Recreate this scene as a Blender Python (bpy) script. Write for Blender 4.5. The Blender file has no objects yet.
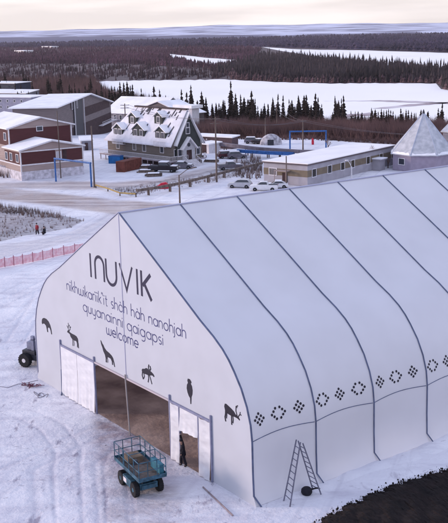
import bpy, math, random
import numpy as np
from mathutils import Vector, Matrix
R=math.radians
random.seed(7); RNG=np.random.default_rng(7)
sc=bpy.context.scene
COL=sc.collection

# ---------------------------------------------------------------- camera
CAM=np.array([56.2456,-32.2699,27.0]); YAW,PIT,ROL,F=-0.9435,0.2284,-0.0234,990.8956
FW=np.array([math.sin(YAW)*math.cos(PIT),math.cos(YAW)*math.cos(PIT),-math.sin(PIT)])
RT=np.array([math.cos(YAW),-math.sin(YAW),0.0]); UP=np.cross(RT,FW)
XI=math.cos(ROL)*RT+math.sin(ROL)*UP
YI=-math.sin(ROL)*RT+math.cos(ROL)*UP
cd=bpy.data.cameras.new('camera'); cam=bpy.data.objects.new('camera',cd); COL.objects.link(cam)
cd.sensor_fit='HORIZONTAL'; cd.sensor_width=36; cd.lens=36*F/448
cd.clip_start=0.5; cd.clip_end=40000
m=Matrix(((XI[0],YI[0],-FW[0],CAM[0]),(XI[1],YI[1],-FW[1],CAM[1]),(XI[2],YI[2],-FW[2],CAM[2]),(0,0,0,1)))
cam.matrix_world=m; sc.camera=cam

# ---------------------------------------------------------------- light
SUN_EL=R(11); SUN_DIR=Vector((-0.66,-0.75,0)).normalized()      # towards the sun
sun_az=math.atan2(SUN_DIR.x,SUN_DIR.y)
w=bpy.data.worlds.new('World'); sc.world=w; w.use_nodes=True
nt=w.node_tree; nt.nodes.clear()
def N(t,k,**kw):
    n=t.nodes.new(k)
    for a,b in kw.items(): setattr(n,a,b)
    return n
sky=N(nt,'ShaderNodeTexSky',sky_type='NISHITA',sun_disc=False,sun_elevation=SUN_EL,sun_rotation=sun_az,altitude=50,air_density=1.2,dust_density=2.0,ozone_density=2.0)
bg1=N(nt,'ShaderNodeBackground'); bg1.inputs[1].default_value=0.06
nt.links.new(sky.outputs[0],bg1.inputs[0])
tc=N(nt,'ShaderNodeTexCoord'); sep=N(nt,'ShaderNodeSeparateXYZ'); nt.links.new(tc.outputs['Generated'],sep.inputs[0])
cr=N(nt,'ShaderNodeValToRGB'); nt.links.new(sep.outputs[2],cr.inputs[0])
e=cr.color_ramp.elements
e[0].position=0.0; e[0].color=(0.76,0.69,0.645,1)
e[1].position=0.8; e[1].color=(0.46,0.51,0.72,1)
x=e.new(0.035); x.color=(0.74,0.68,0.665,1)
x=e.new(0.12); x.color=(0.76,0.72,0.78,1)
x=e.new(0.35); x.color=(0.55,0.60,0.77,1)
mp=N(nt,'ShaderNodeMapping'); mp.inputs['Scale'].default_value=(2.5,2.5,26); nt.links.new(tc.outputs['Generated'],mp.inputs[0])
nz=N(nt,'ShaderNodeTexNoise'); nz.inputs['Scale'].default_value=2.2; nz.inputs['Detail'].default_value=5; nt.links.new(mp.outputs[0],nz.inputs[0])
mr=N(nt,'ShaderNodeMapRange'); mr.inputs[1].default_value=0.38; mr.inputs[2].default_value=0.66; mr.inputs[3].default_value=0.86; mr.inputs[4].default_value=1.10
nt.links.new(nz.outputs[0],mr.inputs[0])
bg2=N(nt,'ShaderNodeBackground'); nt.links.new(cr.outputs[0],bg2.inputs[0]); nt.links.new(mr.outputs[0],bg2.inputs[1])
ms=N(nt,'ShaderNodeMixShader'); ms.inputs[0].default_value=0.86
nt.links.new(bg1.outputs[0],ms.inputs[1]); nt.links.new(bg2.outputs[0],ms.inputs[2])
wo=N(nt,'ShaderNodeOutputWorld'); nt.links.new(ms.outputs[0],wo.inputs[0])
sl=bpy.data.lights.new('sun','SUN'); sl.energy=1.45; sl.angle=R(11); sl.color=(1.0,0.78,0.66)
so=bpy.data.objects.new('sun',sl); COL.objects.link(so)
d=Vector((SUN_DIR.x*math.cos(SUN_EL),SUN_DIR.y*math.cos(SUN_EL),math.sin(SUN_EL)))
so.rotation_euler=d.to_track_quat('Z','Y').to_euler(); so.location=(-40,-60,60)
sc.view_settings.view_transform='Standard'; sc.view_settings.look='None'; sc.view_settings.gamma=1
sc.view_settings.use_curve_mapping=False; sc.view_settings.exposure=0.82
sc.render.engine='CYCLES'; sc.cycles.max_bounces=6

# ---------------------------------------------------------------- geometry of the site
FH=np.array([-0.8096,0.5870])                    # horizontal viewing direction
def smooth(t): t=np.clip(t,0,1); return t*t*(3-2*t)
def TZ(x,y):
    dd=(x-CAM[0])*FH[0]+(y-CAM[1])*FH[1]
    return -3*smooth((dd-112)/45)-6*smooth((dd-290)/90)
def ray(px,py):
    a,b=px-224,py-261.5
    return (XI*a-YI*b)/F+FW
def at(px,py,dz=0.0):
    """ground point seen at a place of the photograph (the ground slopes to the river)"""
    r=ray(px,py); z=-3.0
    if r[2]>-0.0022: r=r.copy(); r[2]=-0.0022
    for _ in range(30):
        t=(z+dz-CAM[2])/r[2]; P=CAM+r*t; z=0.5*z+0.5*float(TZ(P[0],P[1]))
    return np.array([P[0],P[1],float(TZ(P[0],P[1]))+dz])
def proj(P):
    v=np.asarray(P,float)-CAM; zz=v@FW
    return 224+F*(v@XI)/zz, 261.5-F*(v@YI)/zz
def hz(P,py):
    lo,hi=-30.0,200.0
    for _ in range(50):
        mm=(lo+hi)/2
        if proj((P[0],P[1],mm))[1]>py: lo=mm
        else: hi=mm
    return lo

# ---------------------------------------------------------------- materials
def mat(name,col,rough=0.8,var=0.0,vscale=3.0,bump=0.0,bscale=20.0,metal=0.0,col2=None,trans=0.0,spec=0.3,stretch=None,detail=4):
    M=bpy.data.materials.get(name)
    if M: return M
    M=bpy.data.materials.new(name); M.use_nodes=True; t=M.node_tree
    b=t.nodes['Principled BSDF']; b.inputs['Roughness'].default_value=rough; b.inputs['Metallic'].default_value=metal
    b.inputs['Specular IOR Level'].default_value=spec
    b.inputs['Base Color'].default_value=(*col,1)
    co=N(t,'ShaderNodeTexCoord'); src=co.outputs['Object']
    if stretch:
        q=N(t,'ShaderNodeMapping'); q.inputs['Scale'].default_value=stretch; t.links.new(src,q.inputs[0]); src=q.outputs[0]
    if var>0 or col2:
        n=N(t,'ShaderNodeTexNoise'); n.inputs['Scale'].default_value=vscale; n.inputs['Detail'].default_value=detail; t.links.new(src,n.inputs[0])
        r=N(t,'ShaderNodeMapRange'); r.inputs[1].default_value=0.35; r.inputs[2].default_value=0.65; t.links.new(n.outputs[0],r.inputs[0])
        mx=N(t,'ShaderNodeMix',data_type='RGBA')
        c2=col2 if col2 else tuple(c*(1-var) for c in col)
        c1=col if col2 else tuple(min(1,c*(1+var)) for c in col)
        mx.inputs[6].default_value=(*c1,1); mx.inputs[7].default_value=(*c2,1)
        t.links.new(r.outputs[0],mx.inputs[0]); t.links.new(mx.outputs[2],b.inputs['Base Color'])
    if bump>0:
        n2=N(t,'ShaderNodeTexNoise'); n2.inputs['Scale'].default_value=bscale; n2.inputs['Detail'].default_value=5; t.links.new(src,n2.inputs[0])
        bp=N(t,'ShaderNodeBump'); bp.inputs['Strength'].default_value=bump; bp.inputs['Distance'].default_value=0.1
        t.links.new(n2.outputs[0],bp.inputs['Height']); t.links.new(bp.outputs[0],b.inputs['Normal'])
    if trans>0:
        tr=N(t,'ShaderNodeBsdfTranslucent'); tr.inputs[0].default_value=(*col,1)
        mm=N(t,'ShaderNodeMixShader'); mm.inputs[0].default_value=trans
        t.links.new(b.outputs[0],mm.inputs[1]); t.links.new(tr.outputs[0],mm.inputs[2]); t.links.new(mm.outputs[0],t.nodes['Material Output'].inputs[0])
    return M
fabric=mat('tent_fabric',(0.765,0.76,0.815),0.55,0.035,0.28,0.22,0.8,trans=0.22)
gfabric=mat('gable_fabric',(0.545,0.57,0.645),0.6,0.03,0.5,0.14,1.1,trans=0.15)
wrinkled=mat('door_fabric',(0.66,0.67,0.73),0.5,0.03,1.0,0.35,1.2,trans=0.05,stretch=(1,1,1.6))
track=mat('keder_track',(0.095,0.115,0.20),0.5,0.2,2)
seam=mat('seam',(0.36,0.37,0.50),0.6)
ink=mat('ink_navy',(0.016,0.014,0.045),0.5,0.1,4)
ink2=mat('ink_blue',(0.055,0.058,0.16),0.5,0.15,4)
blackm=mat('ink_black',(0.012,0.010,0.022),0.5,0.1,4)
snowm=mat('snow_cap',(0.80,0.80,0.85),0.7,0.05,0.8,0.5,1.2)
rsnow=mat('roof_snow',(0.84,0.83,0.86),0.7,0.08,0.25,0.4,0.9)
steel=mat('grey_steel',(0.25,0.26,0.30),0.45,0.2,3,metal=0.5)
darkst=mat('dark_steel',(0.035,0.037,0.05),0.5,0.2,5)
rubber=mat('rubber',(0.014,0.014,0.018),0.85,0.2,6)
teal=mat('lift_blue',(0.035,0.095,0.145),0.55,0.45,3,bump=.1)
blue=mat('painted_blue',(0.03,0.11,0.33),0.5,0.25,2)
wood=mat('weathered_wood',(0.13,0.10,0.09),0.9,0.35,2,stretch=(1,1,0.2))
maroon=mat('maroon_siding',(0.075,0.022,0.025),0.7,0.12,1.5,stretch=(0.3,0.3,6))
beige=mat('beige_siding',(0.33,0.26,0.25),0.8,0.12,1,stretch=(0.3,0.3,6))
white=mat('white_trim',(0.62,0.60,0.64),0.6,0.08,2)
skirt=mat('pale_skirting',(0.50,0.48,0.54),0.8,0.25,1.2)
lilac=mat('lilac_wall',(0.34,0.325,0.37),0.8,0.08,0.6)
olive=mat('olive_band',(0.17,0.135,0.10),0.8,0.12,1.0)
taupe=mat('taupe_wall',(0.155,0.132,0.12),0.85,0.15,1.0,stretch=(0.3,0.3,6))
tgreen=mat('dark_green_gable',(0.045,0.05,0.05),0.8,0.15,1)
greyw=mat('grey_wall',(0.22,0.215,0.26),0.85,0.12,0.7,stretch=(0.3,0.3,5))
darkw=mat('dark_brown',(0.05,0.028,0.032),0.85,0.3,1)  # plain dark brown for doors, skirting and lower fronts
glass=mat('window_glass',(0.03,0.035,0.05),0.15,spec=0.6)
rust=mat('rust_paint',(0.13,0.04,0.03),0.8,0.25,1.2)
zinc=mat('zinc_roof',(0.36,0.375,0.42),0.5,0.0,0.9,0.2,2,metal=0.1,col2=(0.52,0.53,0.58),detail=7)
bark=mat('bark',(0.055,0.032,0.028),0.95,0.3,6)
needles=mat('spruce_needles',(0.028,0.019,0.017),0.9,0.45,0.9)
twig=mat('willow_twigs',(0.125,0.070,0.068),0.95,0.45,0.05)
twig2=mat('pale_twigs',(0.17,0.12,0.115),0.95,0.35,0.2)
farneed=mat('far_forest',(0.046,0.034,0.038),0.95,0.5,0.015)

# ---------------------------------------------------------------- mesh helper
class MB:
    def __init__(s): s.v=[]; s.f=[]
    def add(s,vs,fs):
        o=len(s.v); s.v+= [tuple(map(float,q)) for q in vs]; s.f+=[tuple(o+i for i in f) for f in fs]; return s
    def box(s,x0,x1,y0,y1,z0,z1,M=None):
        vs=[(x0,y0,z0),(x1,y0,z0),(x1,y1,z0),(x0,y1,z0),(x0,y0,z1),(x1,y0,z1),(x1,y1,z1),(x0,y1,z1)]
        if M is not None: vs=[tuple(M@Vector(q)) for q in vs]
        return s.add(vs,[(3,2,1,0),(4,5,6,7),(0,1,5,4),(1,2,6,5),(2,3,7,6),(3,0,4,7)])
    def prism(s,pts,ex):
        n=len(pts); ex=Vector(ex); a=[Vector(q) for q in pts]
        vs=a+[q+ex for q in a]
        return s.add(vs,[tuple(range(n))[::-1],tuple(range(n,2*n))]+[(i,(i+1)%n,n+(i+1)%n,n+i) for i in range(n)])
    def tube(s,p,q,r,r2=None,n=6,cap=True):
        p=Vector(p);q=Vector(q); d=(q-p)
        if d.length<1e-6: return s
        d.normalize(); a=d.orthogonal().normalized(); b=d.cross(a); r2=r if r2 is None else r2
        vs=[p+(a*math.cos(t)+b*math.sin(t))*r for t in [2*math.pi*i/n for i in range(n)]]
        vs+=[q+(a*math.cos(t)+b*math.sin(t))*r2 for t in [2*math.pi*i/n for i in range(n)]]
        fs=[(i,(i+1)%n,n+(i+1)%n,n+i) for i in range(n)]
        if cap: fs+=[tuple(range(n))[::-1],tuple(range(n,2*n))]
        return s.add(vs,fs)
    def path(s,pts,r,n=6):
        for a,b in zip(pts,pts[1:]): s.tube(a,b,r,n=n)
        return s
    def lathe(s,prof,c,ax='z',n=16):
        c=Vector(c); vs=[];fs=[]
        for rr,h in prof:
            for i in range(n):
                t=2*math.pi*i/n; u,v=rr*math.cos(t),rr*math.sin(t)
                vs.append(c+Vector((u,v,h) if ax=='z' else (h,u,v) if ax=='x' else (u,h,v)))
        for k in range(len(prof)-1):
            for i in range(n): fs.append((k*n+i,k*n+(i+1)%n,(k+1)*n+(i+1)%n,(k+1)*n+i))
        fs.append(tuple(range(n))[::-1]); fs.append(tuple((len(prof)-1)*n+i for i in range(n)))
        return s.add(vs,fs)
    def build(s,name,m,parent=None,smooth_=False,bevel=0):
        me=bpy.data.meshes.new(name); me.from_pydata(s.v,[],s.f); me.update()
        if smooth_: me.polygons.foreach_set('use_smooth',[True]*len(me.polygons))
        me.materials.append(m)
        o=bpy.data.objects.new(name,me); COL.objects.link(o)
        if parent: o.parent=parent
        if bevel:
            q=o.modifiers.new('bevel','BEVEL'); q.width=bevel; q.segments=2
        return o
def tag(o,label=None,cat=None,group=None,kind=None):
    if label: o['label']=label
    if cat: o['category']=cat
    if group: o['group']=group
    if kind: o['kind']=kind
    return o
def thing(name,label,cat,loc=(0,0,0),rz=0,group=None):
    o=bpy.data.objects.new(name,None); o.empty_display_size=0.3; COL.objects.link(o)
    o.location=[float(q) for q in loc]; o.rotation_euler=(0,0,rz); return tag(o,label,cat,group)
def kids(o): return [c for c in bpy.data.objects if c.parent==o]
def dup(o,parent=None):
    c=o.copy(); COL.objects.link(c); c.parent=parent
    for ch in kids(o): dup(ch,c)
    return c

def npmesh(name,V,Fc,m,k=3):
    me=bpy.data.meshes.new(name); V=np.asarray(V,np.float32); Fc=np.asarray(Fc,np.int32)
    me.vertices.add(len(V)); me.vertices.foreach_set('co',V.ravel())
    me.loops.add(Fc.size); me.loops.foreach_set('vertex_index',Fc.ravel())
    me.polygons.add(len(Fc)); me.polygons.foreach_set('loop_start',np.arange(0,Fc.size,k,dtype=np.int32))
    me.update(calc_edges=True); me.validate(); me.materials.append(m)
    o=bpy.data.objects.new(name,me); COL.objects.link(o); return o

# ---------------------------------------------------------------- ground
def wpoly(pts): return np.array([at(*q)[:2] for q in pts])
def inpoly(X,Y,P):
    r=np.zeros(X.shape,bool); j=len(P)-1
    for i in range(len(P)):
        a,b=P[i],P[j]
        c=((a[1]>Y)!=(b[1]>Y)) & (X<(b[0]-a[0])*(Y-a[1])/(b[1]-a[1]+1e-12)+a[0])
        r^=c; j=i
    return r
RIVER=[(92,84),(96,81.5),(150,80.5),(225,79.5),(270,82),(330,83.5),(400,83.2),(436,83.4),(441,89),(470,93),(640,100),(640,150),(448,127),(300,124),(200,119),(150,109),(100,100)]
CHAN=[(262,47),(300,49.5),(370,50.5),(448,53),(620,58),(620,80),(448,72),(374,65),(320,57),(280,50.5)]
CHAN2=[(168,54),(205,57.5),(236,60),(238,62.5),(230,66),(212,67.5),(190,63.5),(171,58.5)]
ROAD=[(-150,166),(-60,177),(0,187),(60,194),(117,200),(180,204),(180,222),(112,214),(50,205.5),(0,200),(-60,192),(-150,180)]
ROAD2=[(-100,176),(0,183),(85,181),(110,183),(160,178),(200,169),(240,158),(240,162),(200,175),(150,185),(110,189),(60,190),(0,187)]
LANE=[(-40,252),(0,245),(60,235),(95,222),(105,214),(118,214),(112,225),(80,240),(40,250),(0,258),(-40,266)]
VERGE=[(-80,203),(0,205),(45,211),(86,220),(72,228),(25,236),(0,242),(-80,252)]
VERGE2=[(108,188),(135,184.5),(200,172),(262,156),(262,170),(232,178),(200,183),(160,190),(130,197)]
WOODS=[(-80,84),(95,84),(110,98),(150,106),(200,116),(300,121),(448,123),(640,130),(640,176),(448,166),(400,147),(330,140),(300,138),(220,138),(190,128),(170,116),(100,112),(30,116),(-80,120)]
SCUFF=[(96,405),(175,455),(225,490),(255,510),(230,530),(170,520),(120,500),(95,450)]
def make_ground():
    ang=np.concatenate([np.linspace(-180,-25,32)[:-1],np.linspace(-25,25,620),np.linspace(25,180,32)[1:-1]])
    a=np.radians(ang); n=len(a)
    py=np.concatenate([np.linspace(33.2,130,380),np.linspace(130,330,330)[1:],np.linspace(330,540,150)[1:]])
    rad=np.array([ (CAM[2]+6)/math.tan(PIT+math.atan((q-261.5)/F)) if PIT+math.atan((q-261.5)/F)>0.001 else 30000 for q in py])
    rad=np.concatenate([[22000,14000],rad[rad<9000],[25,12,4]]); rad=np.sort(rad)[::-1]
    base=math.atan2(FH[0],FH[1])
    A,Rr=np.meshgrid(a,rad); X=CAM[0]+Rr*np.sin(base+A); Y=CAM[1]+Rr*np.cos(base+A); Z=TZ(X,Y)
    dd=(X-CAM[0])*FH[0]+(Y-CAM[1])*FH[1]
    # drifts and ruts, only outside the tent
    bumps=0.05*np.sin(X*0.31+np.cos(Y*.17)*2)*np.sin(Y*0.23+X*.11)+0.03*np.sin(X*.9+Y*.4)*np.sin(Y*.7)
    Z=Z+bumps*np.clip((np.maximum(np.abs(X)-17,0)+np.maximum(-Y-2,0)+np.maximum(Y-70,0))/6,0,1)*(dd<330)
    V=np.stack([X,Y,Z],-1).reshape(-1,3); rows=len(rad)
    i,j=np.meshgrid(np.arange(rows-1),np.arange(n),indexing='ij'); j2=(j+1)%n
    Fc=np.stack([i*n+j,(i+1)*n+j,(i+1)*n+j2,i*n+j2],-1).reshape(-1,4)
    me_c=np.zeros((rows,n,4),np.float32); me_c[...,3]=1
    far=smooth((dd-600)/100)
    brush=np.where(dd>560,0.95,0.0)
    brush=np.where(inpoly(X,Y,wpoly(WOODS)),0.9,brush)
    brush=np.where(inpoly(X,Y,wpoly(VERGE)),0.42,brush)
    brush=np.where(inpoly(X,Y,wpoly(VERGE2)),0.40,brush)
    SN=[(0,64),(90,62),(170,64),(232,70),(232,80),(92,82),(60,80),(0,76)]
    brush=np.where(inpoly(X,Y,wpoly(SN)),0.56,brush)
    brush=np.where(inpoly(X,Y,wpoly([(15,50.5),(28,50.5),(28,53),(15,53)])),0.0,brush)
    brush=np.where(inpoly(X,Y,wpoly([(36,46),(64,46),(64,47.2),(36,47.2)])),0.0,brush)
    road=np.where(inpoly(X,Y,wpoly(ROAD)),1.0,0); road=np.where(inpoly(X,Y,wpoly(ROAD2)),0.8,road)
    road=np.where(inpoly(X,Y,wpoly(LANE)),0.3,road)
    scf=np.where(inpoly(X,Y,wpoly(SCUFF)),1.0,0)
    def blur(q,k):
        for _ in range(k): q=(q+np.roll(q,1,1)+np.roll(q,-1,1)+np.roll(q,1,0)+np.roll(q,-1,0))/5
        return q
    me_c[...,0]=blur(brush,2); me_c[...,1]=blur(road,4); me_c[...,2]=blur(scf,26)
    M=bpy.data.materials.new('snow_ground'); M.use_nodes=True; t=M.node_tree; b=t.nodes['Principled BSDF']
    b.inputs['Roughness'].default_value=0.75; b.inputs['Specular IOR Level'].default_value=0.25
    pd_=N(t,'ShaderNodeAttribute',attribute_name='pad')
    at_=N(t,'ShaderNodeAttribute',attribute_name='cover'); sp=N(t,'ShaderNodeSeparateColor'); t.links.new(at_.outputs['Color'],sp.inputs[0])
    co=N(t,'ShaderNodeTexCoord')
    def noise(scale,det=5,stretch=None,rot=0,rough=.55):
        src=co.outputs['Object']
        if stretch:
            q0=N(t,'ShaderNodeMapping'); q0.inputs['Rotation'].default_value=(0,0,rot); t.links.new(src,q0.inputs[0])
            q=N(t,'ShaderNodeMapping'); q.inputs['Scale'].default_value=stretch; t.links.new(q0.outputs[0],q.inputs[0]); src=q.outputs[0]
        k=N(t,'ShaderNodeTexNoise'); k.inputs['Scale'].default_value=scale; k.inputs['Detail'].default_value=det; k.inputs['Roughness'].default_value=rough
        t.links.new(src,k.inputs[0]); return k.outputs[0]
    def rng(s,a,b_,c=0,d_=1):
        k=N(t,'ShaderNodeMapRange'); k.inputs[1].default_value=a;k.inputs[2].default_value=b_;k.inputs[3].default_value=c;k.inputs[4].default_value=d_
        t.links.new(s,k.inputs[0]); return k.outputs[0]
    def math_(op,a,b_):
        k=N(t,'ShaderNodeMath',operation=op)
        for i,v in enumerate((a,b_)):
            if isinstance(v,(int,float)): k.inputs[i].default_value=v
            else: t.links.new(v,k.inputs[i])
        return k.outputs[0]
    def mix(f,c1,c2):
        k=N(t,'ShaderNodeMix',data_type='RGBA')
        for i,v in ((0,f),(6,c1),(7,c2)):
            if isinstance(v,tuple): k.inputs[i].default_value=(*v,1)
            elif isinstance(v,float): k.inputs[i].default_value=v
            else: t.links.new(v,k.inputs[i])
        return k.outputs[2]
    snow=mix(rng(noise(0.08),.35,.65),(0.80,0.79,0.83),(0.66,0.66,0.73))
    # wind scoured blotches and faint vehicle tracks
    snow=mix(rng(noise(0.8,7,(1,.30,1),0.6,.65),.50,.70,0,.55),snow,(0.42,0.40,0.48))
    snow=mix(rng(noise(1.6,6,(1,.5,1),.3,.65),.64,.70,0,.55),snow,(0.20,0.17,0.22))
    snow=mix(rng(noise(1.0,3,(0.03,1.1,1),0.95),.56,.66,0,.30),snow,(0.45,0.43,0.50))
    roadc=mix(rng(noise(1.0,4,(0.02,0.5,1),-0.84),.4,.62),(0.52,0.45,0.43),(0.30,0.23,0.22))
    c=mix(math_('MULTIPLY',sp.outputs[1],rng(noise(0.15),.2,.55,.45,.95)),snow,roadc)
    brushc=mix(rng(noise(0.05),.4,.6),(0.045,0.026,0.032),(0.10,0.055,0.055))
    bm=rng(math_('ADD',math_('MULTIPLY',sp.outputs[0],1.5),math_('ADD',math_('MULTIPLY',noise(0.11,6,rough=.7),.4),math_('MULTIPLY',noise(0.009,6,rough=.65),.7))),1.12,1.40)
    bm2=rng(math_('ADD',math_('MULTIPLY',sp.outputs[0],1.5),noise(0.9,8,rough=.7)),1.0,1.30)
    gm=rng(sp.outputs[0],.02,.1)
    bmix=math_('MULTIPLY',math_('MULTIPLY',math_('MAXIMUM',bm,bm2),gm),0.95)
    c=mix(bmix,c,brushc)
    sc1=math_('MULTIPLY',sp.outputs[2],rng(noise(0.5,8,(0.8,1.3,1),-.75,.72),.34,.56,.0,.95))
    c=mix(sc1,c,(0.25,0.18,0.19))
    sc2=math_('MULTIPLY',sp.outputs[2],rng(noise(1.1,5,rough=.7),.60,.68))
    c=mix(sc2,c,(0.07,0.05,0.055))
    rt_=N(t,'ShaderNodeAttribute',attribute_name='rut'); c=mix(math_('MULTIPLY',rt_.outputs['Fac'],rng(noise(0.35,6),.38,.62,.05,.45)),c,(0.40,0.37,0.45))
    c=mix(math_('MULTIPLY',pd_.outputs['Fac'],rng(noise(0.18,6,rough=.65),.40,.70,.0,.45)),c,(0.46,0.43,0.52))  # patchy darkening: partly trampled snow, partly vignette put into the colour
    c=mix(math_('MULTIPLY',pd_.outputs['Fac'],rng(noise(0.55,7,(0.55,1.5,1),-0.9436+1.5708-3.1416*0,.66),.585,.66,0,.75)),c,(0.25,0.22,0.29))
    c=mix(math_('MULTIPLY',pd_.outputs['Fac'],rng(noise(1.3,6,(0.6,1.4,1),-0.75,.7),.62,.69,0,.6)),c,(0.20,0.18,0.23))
    t.links.new(c,b.inputs['Base Color'])
    bp=N(t,'ShaderNodeBump'); bp.inputs['Strength'].default_value=0.7; bp.inputs['Distance'].default_value=0.22
    hh=math_('ADD',noise(0.7,6),math_('MULTIPLY',noise(3.5,4),0.35)); t.links.new(hh,bp.inputs['Height']); t.links.new(bp.outputs[0],b.inputs['Normal'])
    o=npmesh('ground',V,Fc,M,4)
    ca=o.data.color_attributes.new('cover','FLOAT_COLOR','POINT'); ca.data.foreach_set('color',me_c.reshape(-1))
    # churned, dirty snow plus vignette painted in, on the yard and along the wall
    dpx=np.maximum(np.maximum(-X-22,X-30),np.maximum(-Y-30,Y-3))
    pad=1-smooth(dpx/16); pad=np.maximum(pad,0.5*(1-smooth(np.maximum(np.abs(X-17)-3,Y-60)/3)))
    rut=np.zeros(X.shape)
    RUTS=[[(-30,486),(20,468),(62,448),(95,432),(120,424)],[(-20,520),(40,500),(90,478),(120,455),(140,440)],[(60,540),(90,500),(112,470),(128,445)],
          [(-20,420),(20,412),(50,425),(70,450),(60,490),(30,530)],[(-20,330),(20,322),(38,300),(60,283),(90,262)],[(-20,306),(20,296),(60,276)],[(-20,350),(14,344),(30,318),(44,292)],
          [(240,530),(215,505),(190,485),(170,465)],[(-20,262),(30,250),(80,234),(108,218)],[(-20,256),(30,245),(70,234),(104,215)]]
    for L_ in RUTS:
        q=np.array([at(*p)[:2] for p in L_]); dn=np.array([np.interp(np.linspace(0,len(q)-1,60),range(len(q)),q[:,i]) for i in (0,1)]).T
        for _ in range(6): dn[1:-1]=(dn[:-2]+dn[1:-1]*2+dn[2:])/4
        best=np.full(X.shape,99.0)
        sel=(X>dn[:,0].min()-3)&(X<dn[:,0].max()+3)&(Y>dn[:,1].min()-3)&(Y<dn[:,1].max()+3); xs_,ys_=X[sel],Y[sel]; bb=np.full(xs_.shape,99.0)
        for a_,b_ in zip(dn,dn[1:]):
            v_=b_-a_; tt=np.clip(((xs_-a_[0])*v_[0]+(ys_-a_[1])*v_[1])/(v_@v_+1e-9),0,1); bb=np.minimum(bb,np.hypot(xs_-a_[0]-tt*v_[0],ys_-a_[1]-tt*v_[1]))
        k_=np.clip(1-np.abs(bb-.85)/.26,0,1); rut[sel]=np.maximum(rut[sel],k_)
    ra=o.data.attributes.new('rut','FLOAT','POINT'); ra.data.foreach_set('value',rut.reshape(-1).astype(np.float32))
    co_=np.empty(len(V)*3,np.float32); o.data.vertices.foreach_get('co',co_); co_[2::3]-=(rut.reshape(-1)*0.05).astype(np.float32); o.data.vertices.foreach_set('co',co_)
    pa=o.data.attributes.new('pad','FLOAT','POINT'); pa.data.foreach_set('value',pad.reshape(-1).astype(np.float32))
    o.data.polygons.foreach_set('use_smooth',[True]*len(o.data.polygons))
    tag(o,kind='structure')
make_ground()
def sheet(name,pts,dz,m,kind='structure',z=None):
    P=[at(*q) for q in pts]; b=MB()
    vs=[(q[0],q[1],(z if z is not None else float(TZ(q[0],q[1])))+dz) for q in P]
    b.add(vs,[tuple(range(len(vs)))]); o=b.build(name,m); tag(o,kind=kind); return o
rivm=mat('river_snow',(0.93,0.90,0.89),0.8,0.03,0.01,0.2,0.05)
def jag(pts,k,a):
    out=[]
    for p,q in zip(pts,pts[1:]+pts[:1]):
        n=max(1,int(abs(q[0]-p[0])/k)) if 0<p[0]<448 or 0<q[0]<448 else 1
        for i in range(n):
            t=i/n; out.append((p[0]+(q[0]-p[0])*t,p[1]+(q[1]-p[1])*t+random.uniform(-a,a)))
    return out
sheet('river',jag(RIVER,5,0.45),0.05,rivm,z=-9)
sheet('river',jag(CHAN,9,0.15),0.05,rivm,z=-9)
sheet('river',jag(CHAN2,6,0.3),0.05,rivm,z=-9)
barm=mat('sandbar',(0.36,0.29,0.31),0.9,0.0,0.05,col2=(0.75,0.70,0.74),stretch=(1,1,1))
sheet('sandbar',jag([(322,101.2),(370,101.3),(420,103),(470,105),(470,104),(420,101.3),(380,100.3),(350,100.8)],4,0.15),0.12,barm,z=-9)
sheet('sandbar',jag([(372,108.5),(410,104.5),(455,101.6),(455,102.8),(415,106),(385,109)],5,0.2),0.12,barm,z=-9)
sheet('sandbar',jag([(330,116),(370,113),(380,115.5),(335,118)],5,0.4),0.12,barm,z=-9)

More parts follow.
